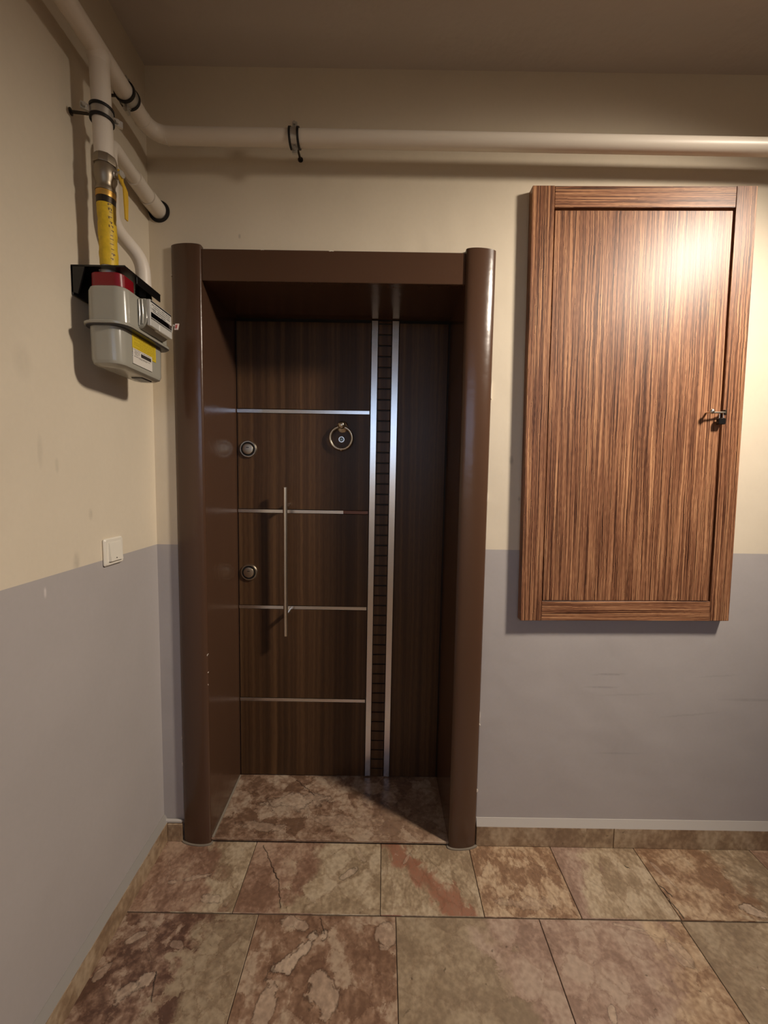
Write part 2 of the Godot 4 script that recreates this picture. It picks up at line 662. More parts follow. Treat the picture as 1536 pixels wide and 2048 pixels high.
func materials() -> void:
	M.white_plastic = mat(rgb8(222, 217, 205), 0.35)
	M.cream = textured(paint(1024, 512, 3, rgb8(216, 204, 183), 0.012, [[0.516, 0.786, 0.004, 0.012, 0.4, 0.12], [0.53, 0.87, 0.003, 0.006, 0.0, 0.10], [0.47, 0.40, 0.002, 0.006, 0.1, 0.12], [0.14, 0.33, 0.002, 0.006, 0.0, 0.15]]), 0.62, 0.4)
	relief_uv(M.cream, 11)
	M.cream_left = textured(paint(1024, 512, 3, rgb8(216, 204, 183), 0.014, [[0.40, 0.975, 0.006, 0.022, 0.4, 0.10], [0.375, 0.90, 0.004, 0.012, 0.2, 0.08], [0.44, 0.80, 0.004, 0.03, 0.1, 0.05], [0.42, 0.82, 0.003, 0.015, -0.2, 0.07], [0.455, 0.68, 0.012, 0.03, 0.0, 0.04]]), 0.62, 0.4)
	relief_uv(M.cream_left, 12)
	M.dado = textured(paint(1024, 512, 5, rgb8(176, 170, 168), 0.016, [
		[0.775, 0.175, 0.006, 0.004, 0.1, 0.25], [0.79, 0.48, 0.05, 0.004, -0.12, 0.05], [0.70, 0.42, 0.05, 0.005, -0.06, 0.04], [0.83, 0.36, 0.04, 0.004, -0.1, 0.04],
		[0.67, 0.36, 0.03, 0.004, -0.06, 0.09], [0.66, 0.40, 0.03, 0.003, -0.04, 0.09], [0.88, 0.43, 0.05, 0.006, 0.02, 0.06], [0.69, 0.60, 0.04, 0.005, -0.03, 0.05], [0.4416, 0.022, 0.0022, 0.011, 0.05, -0.22],
	]), 0.55, 0.4)
	relief_uv(M.dado, 21)
	M.ceiling = mat(rgb8(196, 186, 176), 0.8, 0.0, 0.3)
	relief(M.ceiling, 0.02, 0.15, 0.8, 31)
	M.sealant = mat(rgb8(128, 118, 104), 0.8)
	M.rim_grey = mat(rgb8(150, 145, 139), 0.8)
	M.plaster = mat(rgb8(188, 182, 175), 0.7, 0.0, 0.3)
	M.brown = mat(rgb8(80, 57, 43), 0.22, 0.0, 0.5)
	relief(M.brown, 0.012, 0.05, 0.5, 41)
	M.chip = mat(rgb8(225, 216, 202), 0.8)
	M.grout = mat(rgb8(78, 66, 54), 0.9)
	M.black = mat(rgb8(12, 11, 11), 0.6)
	M.door_core = mat(rgb8(17, 12, 9), 0.6)  # near-black, so the shallow gaps between the door panels look shaded
	M.alu = mat(rgb8(232, 229, 225), 0.24, 1.0)
	M.steel = mat(rgb8(232, 224, 210), 0.26, 1.0)
	M.nickel = mat(rgb8(204, 192, 170), 0.30, 1.0)
	M.dark_metal = mat(rgb8(70, 63, 56), 0.4, 0.9)
	M.pipe = mat(rgb8(221, 211, 197), 0.38)
	M.rubber = mat(rgb8(14, 13, 14), 0.5)
	M.clamp_steel = mat(rgb8(190, 186, 178), 0.4, 0.8)
	M.brass = mat(rgb8(205, 160, 80), 0.4, 0.7)
	M.yellow = mat(rgb8(205, 164, 40), 0.45)
	M.red = mat(rgb8(126, 10, 24), 0.35)
	M.valve = mat(rgb8(150, 138, 120), 0.38, 0.75)
	M.meter = mat(rgb8(158, 155, 143), 0.2)
	M.meter_dark = mat(rgb8(52, 50, 54), 0.35)
	M.black_paint = mat(rgb8(16, 15, 16), 0.3)
	M.switch_white = mat(rgb8(226, 220, 206), 0.3)
	M.glass = mat(Color(0.9, 0.95, 1.0, 0.06), 0.02)
	M.glass.transparency = BaseMaterial3D.TRANSPARENCY_ALPHA
	M.zebrano = textured(veneer(768, 1024, 51, [rgb8(48, 26, 17), rgb8(100, 63, 44), rgb8(136, 93, 67), rgb8(158, 112, 81), rgb8(202, 154, 112)], [0.07, 0.22, 0.5], [0.5, 0.8, 0.5], 1.7), 0.4, 0.4)
	M.zebrano.uv1_scale = Vector3(1.0 / 0.62, 1.0 / 1.5, 1.0)
	M.walnut = textured(veneer(512, 1024, 77, [rgb8(56, 38, 23), rgb8(70, 48, 30), rgb8(86, 61, 39), rgb8(102, 75, 49)], [0.02, 0.06, 0.35], [0.7, 0.5, 0.3], 0.15), 0.42, 0.4)
	M.walnut.uv1_scale = Vector3(1.0 / 0.65, 1.0 / 2.1, 1.0)

func relief_uv(m: StandardMaterial3D, sd: int) -> void:
	# the uneven hand of the plaster under the paint, laid with the wall's own metres
	var n := FastNoiseLite.new()
	n.seed = sd
	n.frequency = 0.012
	n.fractal_octaves = 4
	var t := NoiseTexture2D.new()
	t.width = 512
	t.height = 256
	t.seamless = true
	t.noise = n
	m.heightmap_enabled = true
	m.heightmap_texture = t
	m.heightmap_scale = 0.35

# ---------------------------------------------------------------- the room
func shell() -> void:
	var wb := thing("wall_back", "cream landing wall with a mauve grey lower half around the brown doorway", "wall", Vector3(0.0, 0.0, 0.0), "", "structure")
	for part in [["upper_paint", PAINT, CEIL + 0.02, M.cream], ["lower_paint", -0.03, PAINT, M.dado]]:
		var g := Geo.new()
		g.uv_off = Vector2(-0.85, -1.114) if part[0] == "lower_paint" else Vector2(-0.85, -CEIL)
		g.uv_scale = Vector2(1.0 / 2.5, 1.0 / 1.25 if part[0] == "lower_paint" else 1.0 / 1.6)
		var y0: float = part[1]
		var y1: float = part[2]
		g.box(Vector3(XL - 0.2, y0, -0.36), Vector3(-0.65, y1, 0.0))
		g.box(Vector3(0.29, y0, -0.36), Vector3(RIGHT + 0.2, y1, 0.0))
		if part[0] == "upper_paint":
			g.box(Vector3(-0.65, 2.04, -0.36), Vector3(0.29, y1, 0.0))
		obj(part[0], g, part[3], wb)
	var wl := thing("wall_left", "plain cream side wall with a mauve grey lower half behind the gas meter", "wall", Vector3(XL, 0.0, 1.6), "", "structure")
	for part in [["upper_paint", PAINT, CEIL + 0.02, M.cream_left], ["lower_paint", -0.03, PAINT, M.dado]]:
		var g := Geo.new()
		g.uv_scale = Vector2(1.0 / 2.5, 1.0 / 1.6)
		g.uv_off = Vector2(-0.6, -PAINT if part[0] == "lower_paint" else -CEIL)
		var y0: float = part[1]
		var y1: float = part[2]
		g.hexa([Vector3(wall_x(-0.0), y0, 0.0), Vector3(wall_x(REAR), y0, REAR), Vector3(wall_x(0) - 0.2, y0, REAR), Vector3(wall_x(0) - 0.2, y0, 0.0), Vector3(wall_x(0), y1, 0.0), Vector3(wall_x(REAR), y1, REAR), Vector3(wall_x(0) - 0.2, y1, REAR), Vector3(wall_x(0) - 0.2, y1, 0.0)])
		obj(part[0], g, part[3], wl)
	var wr := thing("wall_right", "plain cream wall at the far end of the landing", "wall", Vector3(RIGHT + 0.1, 0.0, 1.6), "", "structure")
	obj("upper_paint", boxed(Vector3(RIGHT, PAINT, 0.0), Vector3(RIGHT + 0.2, CEIL + 0.02, REAR)), M.cream, wr)
	obj("lower_paint", boxed(Vector3(RIGHT, -0.03, 0.0), Vector3(RIGHT + 0.2, PAINT, REAR)), M.dado, wr)
	var wz := thing("wall_rear", "cream wall opposite the door with an unseen stair window high up", "wall", Vector3(1.3, 0.0, REAR + 0.1), "", "structure")
	var wx0 := -0.60
	var wx1 := 1.30
	var wy0 := 1.50
	var wy1 := 2.45
	var g2 := Geo.new()
	g2.box(Vector3(XL - 0.2, PAINT, REAR), Vector3(wx0, CEIL + 0.02, REAR + 0.2))
	g2.box(Vector3(wx1, PAINT, REAR), Vector3(RIGHT + 0.2, CEIL + 0.02, REAR + 0.2))
	g2.box(Vector3(wx0, PAINT, REAR), Vector3(wx1, wy0, REAR + 0.2))
	g2.box(Vector3(wx0, wy1, REAR), Vector3(wx1, CEIL + 0.02, REAR + 0.2))
	obj("upper_paint", g2, M.cream, wz)
	obj("lower_paint", boxed(Vector3(XL - 0.2, -0.03, REAR), Vector3(RIGHT + 0.2, PAINT, REAR + 0.2)), M.dado, wz)
	var win := thing("window_1", "unseen stair window out of view, placed to give cool daylight on the door", "window", Vector3((wx0 + wx1) / 2.0, wy0, REAR + 0.1), "", "structure")  # unseen, sized and placed for the cool light on the door strips
	var f := Geo.new()
	for k in [[wx0, wy0, wx1, wy0 + 0.05], [wx0, wy1 - 0.05, wx1, wy1], [wx0, wy0 + 0.05, wx0 + 0.05, wy1 - 0.05], [wx1 - 0.05, wy0 + 0.05, wx1, wy1 - 0.05], [(wx0 + wx1) / 2.0 - 0.03, wy0 + 0.05, (wx0 + wx1) / 2.0 + 0.03, wy1 - 0.05]]:
		f.box(Vector3(k[0], k[1], REAR + 0.08), Vector3(k[2], k[3], REAR + 0.13), 0.006)
	obj("window_frame", f, M.white_plastic, win)
	for k in [[wx0 + 0.05, (wx0 + wx1) / 2.0 - 0.03], [(wx0 + wx1) / 2.0 + 0.03, wx1 - 0.05]]:
		obj("pane", boxed(Vector3(k[0], wy0 + 0.05, REAR + 0.103), Vector3(k[1], wy1 - 0.05, REAR + 0.107)), M.glass, win)
	var ce := thing("ceiling", "plain off-white plaster ceiling above the landing", "ceiling", Vector3(1.3, CEIL, 1.5), "", "structure")
	obj("plaster", boxed(Vector3(XL - 0.2, CEIL, -0.36), Vector3(RIGHT + 0.2, CEIL + 0.2, REAR + 0.2)), M.ceiling, ce)

	# skirtings of marble with a rim of pale plaster above
	M.skirting = textured(marble(512, 128, 301, [rgb8(138, 114, 90), rgb8(164, 141, 114), rgb8(178, 158, 132)], [rgb8(138, 114, 90), rgb8(164, 141, 114), rgb8(178, 158, 132)], 2.0, 0.0, null, 0.25, 1.0, 0.4, [], [[0.1, 0.5, 0.105, 0.55, 1.5], [0.42, 0.6, 0.425, 0.66, 1.5], [0.41, 0.2, 0.415, 0.25, 1.5]]), 0.4)
	M.skirting.uv1_scale = Vector3(1.3, 4.0, 1.0)
	var br := thing("baseboard_back", "low marble skirting under the mauve wall beneath the wooden cabinet", "skirting", Vector3(1.0, 0.0, 0.006), "", "structure")
	for k in [[0.362, 0.872], [0.874, 1.48], [1.482, 2.4], [2.402, RIGHT]]:
		var g := boxed(Vector3(k[0], 0.0, 0.0), Vector3(k[1], 0.077, 0.012), 0.0015)
		obj("skirting_stone", g, M.skirting, br)
	var rim := Geo.new()
	rim.hexa([Vector3(0.362, 0.077, 0.0), Vector3(RIGHT, 0.077, 0.0), Vector3(RIGHT, 0.077, 0.012), Vector3(0.362, 0.077, 0.012), Vector3(0.362, 0.105, 0.0), Vector3(RIGHT, 0.109, 0.0), Vector3(RIGHT, 0.109, 0.002), Vector3(0.362, 0.105, 0.002)])
	obj("plaster_rim", rim, M.plaster, br, "pale plaster rim along the top of the skirting")
	var bl := thing("baseboard_left", "low marble skirting along the side wall below the light switch", "skirting", Vector3(XL, 0.0, 1.6), "", "structure")
	var s2 := Geo.new()
	for k in [[0.0, 0.62], [0.622, 1.4], [1.402, REAR]]:
		var g := Geo.new()
		g.hexa([Vector3(wall_x(k[0]), 0.0, k[0]), Vector3(wall_x(k[1]), 0.0, k[1]), Vector3(wall_x(k[1]) + 0.017, 0.0, k[1]), Vector3(wall_x(k[0]) + 0.017, 0.0, k[0]), Vector3(wall_x(k[0]), 0.072, k[0]), Vector3(wall_x(k[1]), 0.072, k[1]), Vector3(wall_x(k[1]) + 0.017, 0.072, k[1]), Vector3(wall_x(k[0]) + 0.017, 0.072, k[0])])
		obj("skirting_stone", g, M.skirting, bl)
	s2.hexa([Vector3(wall_x(0), 0.072, 0.0), Vector3(wall_x(REAR), 0.072, REAR), Vector3(wall_x(REAR) + 0.015, 0.072, REAR), Vector3(wall_x(0) + 0.015, 0.072, 0.0), Vector3(wall_x(0), 0.096, 0.0), Vector3(wall_x(REAR), 0.096, REAR), Vector3(wall_x(REAR) + 0.002, 0.096, REAR), Vector3(wall_x(0) + 0.002, 0.096, 0.0)])
	obj("plaster_rim", s2, M.rim_grey, bl, "pale plaster rim along the top of the skirting")
	var bc := thing("baseboard_corner", "short stub of marble skirting between the wall corner and the brown column", "skirting", Vector3(-0.757, 0.0, 0.006), "", "structure")
	obj("skirting_stone", boxed(Vector3(-0.786, 0.0, 0.0), Vector3(-0.731, 0.068, 0.013), 0.0015), M.skirting, bc)
	obj("plaster_rim", boxed(Vector3(-0.80, 0.068, 0.0), Vector3(-0.731, 0.082, 0.011), 0.004), M.plaster, bc)

func floor_tiles() -> void:
	var fl := thing("floor", "floor of polished brown and beige marble tiles", "floor", Vector3(1.3, -0.03, 1.6), "", "structure")
	obj("screed", boxed(Vector3(XL - 0.2, -0.2, -0.36), Vector3(RIGHT + 0.2, -0.004, REAR + 0.2)), M.grout, fl)
	var beige := [rgb8(140, 120, 96), rgb8(164, 144, 118), rgb8(182, 164, 139)]
	var pink := [rgb8(126, 96, 78), rgb8(150, 120, 100), rgb8(170, 143, 121)]
	var gold := [rgb8(132, 102, 78), rgb8(164, 136, 108), rgb8(184, 160, 132)]
	var dark := [rgb8(92, 66, 54), rgb8(118, 90, 74), rgb8(140, 112, 94), rgb8(168, 146, 126)]
	var brown := [rgb8(116, 88, 70), rgb8(132, 103, 83), rgb8(144, 115, 94), rgb8(170, 148, 126)]
	var mauve := [rgb8(140, 114, 98), rgb8(160, 134, 117), rgb8(172, 150, 132)]
	var green := [rgb8(136, 117, 95), rgb8(150, 131, 107), rgb8(162, 144, 120)]
	# [x0, x1, z0, z1, first palette, second palette, where they meet, slant, band, veins, scale]
	var rows := [
		[-0.84, -0.4545, -0.03, 0.2645, pink, beige, 0.66, -0.35, null, 0.5, 1.0, 0.5, [[0.55, 0.62, 0.14, 0.03, -0.3, 0.6], [0.8, 0.86, 0.1, 0.06, 0.2, 0.6]], []],
		[-0.4545, 0.008, -0.03, 0.2645, pink, beige, 0.45, 0.27, null, 0.7, 1.0, 0.55, [[0.74, 0.55, 0.10, 0.04, -0.9, 0.7], [0.82, 0.25, 0.02, 0.16, -0.4, 0.4]], [[0.06, 0.18, 0.2, 0.51, 1.0], [0.2, 0.51, 0.25, 0.63, 1.5], [0.25, 0.63, 0.32, 0.94, 1.0], [0.25, 0.63, 0.1, 0.8, 0.5]]],
		[0.008, 0.334, -0.03, 0.2645, beige, beige, 2.0, 0.0, [0.40, 0.85, 0.22, rgb8(140, 92, 72)], 0.7, 1.0, 0.5, [[0.3, 0.3, 0.02, 0.11, 0.5, 0.5]], [[0.5, 0.3, 0.85, 0.75, 0.5]]],
		[0.334, 0.638, -0.03, 0.2645, gold, gold, 2.0, 0.0, null, 0.6, 1.4, 0.75, [[0.5, 0.85, 0.3, 0.06, 0.0, 0.4]], [[0.6, 0.3, 0.95, 0.5, 0.5], [0.3, 0.5, 0.5, 0.75, 0.5]]],
		[0.638, 0.9485, -0.03, 0.2645, mauve, beige, 0.3, 0.4, null, 0.55, 1.0, 0.5, [], [[0.1, 0.4, 0.4, 0.7, 0.5], [0.76, 0.38, 0.8, 0.42, 1.5]]],
		[0.9485, 1.38, -0.03, 0.2645, gold, beige, 0.55, 0.0, null, 0.6, 1.2, 0.55, [[0.56, 0.88, 0.075, 0.05, 0.7, 0.9], [0.1, 0.5, 0.015, 0.16, -0.2, 0.5]], [[0.01, 0.62, 0.05, 0.75, 1.5], [0.0, 0.7, 0.03, 0.98, 1.5]]],
		[1.38, 1.80, -0.03, 0.2645, pink, gold, 0.6, 0.3, null, 0.4, 1.0, 0.5, [], []],
		[-0.84, -0.371, 0.2665, 0.71, dark, green, 0.62, 0.1, null, 0.6, 1.7, 0.7, [[0.46, 0.40, 0.06, 0.035, -0.8, 0.8], [0.36, 0.46, 0.07, 0.04, -0.6, 0.7], [0.27, 0.16, 0.05, 0.02, -0.5, 0.7], [0.55, 0.2, 0.05, 0.02, 0.3, 0.5], [0.2, 0.34, 0.06, 0.025, -1.0, 0.6]], [[0.3, 0.1, 0.45, 0.3, 0.5], [0.5, 0.35, 0.55, 0.5, 1.0]]],
		[-0.371, 0.056, 0.2665, 0.71, brown, brown, 2.0, 0.0, null, 0.6, 1.2, 0.6, [[0.36, 0.22, 0.16, 0.055, -0.75, 0.9], [0.5, 0.13, 0.06, 0.035, -1.2, 0.85], [0.27, 0.06, 0.09, 0.04, 0.2, 0.6], [0.54, 0.46, 0.10, 0.09, 0.3, 0.65], [0.2, 0.5, 0.06, 0.12, 0.2, 0.7], [0.93, 0.1, 0.06, 0.08, 0.0, 0.6]], [[0.45, 0.02, 0.5, 0.12, 1.0]]],
		[0.056, 0.502, 0.2665, 0.71, green, mauve, 0.72, -0.2, null, 0.4, 0.9, 0.4, [], []],
		[0.502, 0.9435, 0.2665, 0.71, mauve, gold, 0.68, 0.3, null, 0.6, 1.1, 0.55, [[0.86, 0.2, 0.05, 0.09, -0.3, 0.5], [0.24, 0.5, 0.02, 0.05, 0.3, 0.8], [0.63, 0.05, 0.12, 0.015, 0.2, 0.5]], [[0.55, 0.05, 0.8, 0.12, 0.5], [0.8, 0.12, 0.9, 0.3, 0.5]]],
		[0.9435, 1.39, 0.2665, 0.71, green, beige, 0.5, 0.0, null, 0.4, 1.0, 0.4, [[0.23, 0.38, 0.022, 0.012, 0.5, 1.0]], []],
	]
	var rng := RandomNumberGenerator.new()
	rng.seed = 8
	var skins := []
	var k := 0
	for r in rows:
		var w := 352
		var h := 224 if r[3] < 0.5 else 352
		var m := textured(marble(w, h, 400 + k * 17, r[4], r[5], r[6], r[7], r[8], r[9], r[10], r[11], r[12], r[13]), 0.36, 0.5)
		m.texture_repeat = false
		skins.append(m)
		tile(fl, r[0], r[1], r[2], r[3], m, rng)
		k += 1
	var z := 0.712
	var odd := 0
	while z < REAR:
		var x := -1.0 + 0.21 * odd
		while x < RIGHT:
			tile(fl, x + 0.0, minf(x + 0.442, RIGHT + 0.1), z, minf(z + 0.443, REAR + 0.05), skins[rng.randi() % skins.size()], rng)
			x += 0.444
		z += 0.445
		odd = 1 - odd
	for zz in [[-0.03, 0.2645], [0.2665, 0.71]]:
		var x: float = 1.80 if zz[1] < 0.5 else 1.39
		while x < RIGHT:
			tile(fl, x, minf(x + 0.43, RIGHT + 0.1), zz[0], zz[1], skins[rng.randi() % skins.size()], rng)
			x += 0.432
	# threshold slab in the doorway
	var sl := thing("doorstep", "single marble threshold slab lying in the doorway under the door", "doorstep", Vector3(-0.186, 0.0, -0.155), "", "structure")
	var mm := textured(marble(640, 256, 901, [rgb8(112, 86, 68), rgb8(138, 110, 90), rgb8(156, 131, 110), rgb8(172, 151, 130)], [rgb8(134, 108, 88), rgb8(156, 131, 109), rgb8(170, 148, 126)], 0.6, 0.3, null, 0.7, 1.3, 0.8, [[0.33, 0.45, 0.12, 0.10, -0.6, 0.6], [0.2, 0.8, 0.1, 0.05, 0.3, 0.5], [0.5, 0.7, 0.1, 0.06, 0.4, 0.4]], [[0.1, 0.3, 0.25, 0.6, 0.5], [0.3, 0.1, 0.4, 0.35, 1.0]]), 0.34, 0.5)
	mm.texture_repeat = false
	var g := Geo.new()
	g.uv_off = Vector2(-0.66, -0.33)
	g.uv_scale = Vector2(1.0 / 0.96, 1.0 / 0.36)
	g.box(Vector3(-0.645, 0.006, -0.33), Vector3(0.285, 0.016, 0.0135), 0.002)
	obj("slab", g, mm, sl)
	obj("bed", boxed(Vector3(-0.62, -0.004, -0.33), Vector3(0.255, 0.006, 0.008)), M.grout, sl, "dark mortar line under the slab's edge")
	var gr := Geo.new()
	gr.hexa([Vector3(-0.628, 0.0155, -0.316), Vector3(-0.622, 0.0155, 0.010), Vector3(-0.612, 0.0155, 0.010), Vector3(-0.624, 0.0155, -0.316), Vector3(-0.630, 0.019, -0.316), Vector3(-0.622, 0.019, 0.010), Vector3(-0.617, 0.0165, 0.010), Vector3(-0.626, 0.0165, -0.316)])
	obj("sealant", gr, M.sealant, sl, "pale sealant along the side of the slab")

func tile(fl: Node3D, x0: float, x1: float, z0: float, z1: float, m: Material, rng: RandomNumberGenerator) -> void:
	if x1 - x0 < 0.05:
		return
	var g := Geo.new()
	g.uv_off = Vector2(x0, z0)
	g.uv_scale = Vector2(1.0 / (x1 - x0), 1.0 / (z1 - z0))
	var dy := rng.randf_range(-0.0005, 0.0002)
	g.box(Vector3(x0 + 0.0011, -0.03, z0 + 0.0011), Vector3(x1 - 0.0011, dy, z1 - 0.0011), 0.0012)
	obj("tile", g, m, fl)

# ---------------------------------------------------------------- the doorway
func half_round(x0: float, x1: float, zl: float, zr: float, high: float) -> Array:
	var o := [Vector2(x0, 0.0)]
	for i in 25:
		var a := PI * (1.0 - i / 24.0)
		var t := 0.5 + 0.5 * cos(a)
		o.append(Vector2(lerpf(x0, x1, t), lerpf(zl, zr, t) + high * sin(a)))
	o.append(Vector2(x1, 0.0))
	return o

func surround() -> void:
	var t := thing("trim_1", "glossy dark brown painted door surround with two half-round columns", "door surround", Vector3(-0.18, 0.0, 0.0), "", "structure")
	var a := Geo.new()
	a.prism(half_round(-0.7275, -0.6225, 0.004, 0.0148, 0.017), "y", 0.0, 2.1225)
	var col_a := obj("column", a, M.brown, t)
	var b := Geo.new()
	b.prism(half_round(0.2585, 0.3610, 0.0148, 0.004, 0.017), "y", 0.0, 2.1225)
	var col_b := obj("column", b, M.brown, t)
	var l := obj("lintel", boxed(Vector3(-0.6225, 2.0104, 0.0), Vector3(0.2585, 2.1125, 0.0135), 0.0015), M.brown, t)
	var j := Geo.new()
	j.hexa([Vector3(-0.6223, 0.0, 0.0145), Vector3(-0.6301, 0.0, -0.3236), Vector3(-0.652, 0.0, -0.3236), Vector3(-0.652, 0.0, 0.0), Vector3(-0.6223, 2.04, 0.0145), Vector3(-0.6301, 2.04, -0.3236), Vector3(-0.652, 2.04, -0.3236), Vector3(-0.652, 2.04, 0.0)])
	obj("jamb", j, M.brown, t)
	var k := Geo.new()
	k.hexa([Vector3(0.2585, 0.0, 0.0145), Vector3(0.2551, 0.0, -0.3236), Vector3(0.292, 0.0, -0.3236), Vector3(0.292, 0.0, 0.0), Vector3(0.2585, 2.04, 0.0145), Vector3(0.2627, 2.04, -0.3236), Vector3(0.292, 2.04, -0.3236), Vector3(0.292, 2.04, 0.0)])
	obj("jamb", k, M.brown, t)
	var s := Geo.new()
	s.hexa([Vector3(-0.64, 2.0104, 0.013), Vector3(0.28, 2.0104, 0.013), Vector3(0.28, 2.0159, -0.3236), Vector3(-0.64, 2.0159, -0.3236), Vector3(-0.64, 2.042, 0.0), Vector3(0.28, 2.042, 0.0), Vector3(0.28, 2.042, -0.3236), Vector3(-0.64, 2.042, -0.3236)])
	obj("soffit", s, M.brown, t)
	for q in [[-0.7275, -0.6225, 0.004, 0.0148], [0.2585, 0.361, 0.0148, 0.004]]:
		var sg := Geo.new()
		sg.prism(half_round(q[0] - 0.006, q[1] + 0.006, q[2] + 0.006, q[3] + 0.006, 0.017), "y", 0.0, 0.0035)
		obj("sealant", sg, M.sealant, t, "thin pale sealant round the foot of a column")
	# knocks in the paint that show pale plaster: [x, y, z, half sizes]
	for c in [[-0.6245, 0.720, 0.0185, 0.0030, 0.0045, -0.6, col_a], [-0.6235, 0.655, 0.0172, 0.0016, 0.0028, 0.5, col_a], [-0.6236, 0.61, 0.0172, 0.0012, 0.0030, 0.2, col_a],
			[-0.7255, 2.027, 0.0095, 0.0022, 0.0035, -0.6, col_a], [-0.7272, 0.30, 0.007, 0.0018, 0.009, 0.0, col_a], [-0.7272, 0.40, 0.007, 0.0016, 0.007, 0.0, col_a],
			[0.3600, 0.470, 0.0075, 0.0032, 0.005, 0.9, col_b], [0.3608, 0.50, 0.0055, 0.0014, 0.03, 0.0, col_b], [0.3598, 0.216, 0.0085, 0.0034, 0.0075, 0.1, col_b], [0.3608, 1.66, 0.0055, 0.0016, 0.035, 0.0, col_b], [0.3606, 1.30, 0.0058, 0.0014, 0.02, 0.0, col_b],
			[-0.19, 2.1115, 0.0125, 0.010, 0.0028, 0.0, l], [-0.42, 2.1118, 0.0125, 0.007, 0.0018, 0.0, l], [0.27, 2.119, 0.021, 0.006, 0.002, 0.0, col_b]]:
		var cg := Geo.new()
		var pts := []
		for i in 9:
			var an: float = TAU * i / 9.0
			var rr := 0.8 + 0.35 * sin(an * 3.0 + c[1] * 40.0)
			var px: float = cos(an) * c[3] * rr
			var py: float = sin(an) * c[4] * rr
			pts.append(Vector2(c[0] + px * cos(c[5]) - py * sin(c[5]), c[1] + px * sin(c[5]) + py * cos(c[5])))
		cg.prism(pts, "z", c[2] - 0.006, c[2] + 0.0012, 0.0006)
		obj("paint_chip", cg, M.chip, c[6], "pale knock in the brown paint")

func strip_a(y: float) -> Vector2:
	return Vector2(lerpf(-0.0685, -0.0633, y / 2.013), lerpf(-0.0437, -0.0363, y / 2.013))

func strip_b(y: float) -> Vector2:
	return Vector2(lerpf(0.0159, 0.0223, y / 2.013), lerpf(0.0416, 0.0505, y / 2.013))

# a board with four front corners, its edges cut at the front
func board(g: Geo, x00: float, x01: float, y0: float, x10: float, x11: float, y1: float, zb: float, zf: float, c: float) -> void:
	var o := [Vector3(x00, y0, zf - c), Vector3(x01, y0, zf - c), Vector3(x11, y1, zf - c), Vector3(x10, y1, zf - c)]
	var i := [Vector3(x00 + c, y0 + c, zf), Vector3(x01 - c, y0 + c, zf), Vector3(x11 - c, y1 - c, zf), Vector3(x10 + c, y1 - c, zf)]
	var b := [Vector3(x00, y0, zb), Vector3(x01, y0, zb), Vector3(x11, y1, zb), Vector3(x10, y1, zb)]
	g.quad(i[0], i[1], i[2], i[3], Vector3(0, 0, 1))
	for k in 4:
		var n := (k + 1) % 4
		var mid: Vector3 = (o[k] + o[n]) / 2.0 - (o[0] + o[1] + o[2] + o[3]) / 4.0
		g.quad(o[k], o[n], i[n], i[k], mid.normalized() + Vector3(0, 0, 1))
		g.quad(b[k], b[n], o[n], o[k], mid)
	g.quad(b[0], b[1], b[2], b[3], Vector3(0, 0, -1))

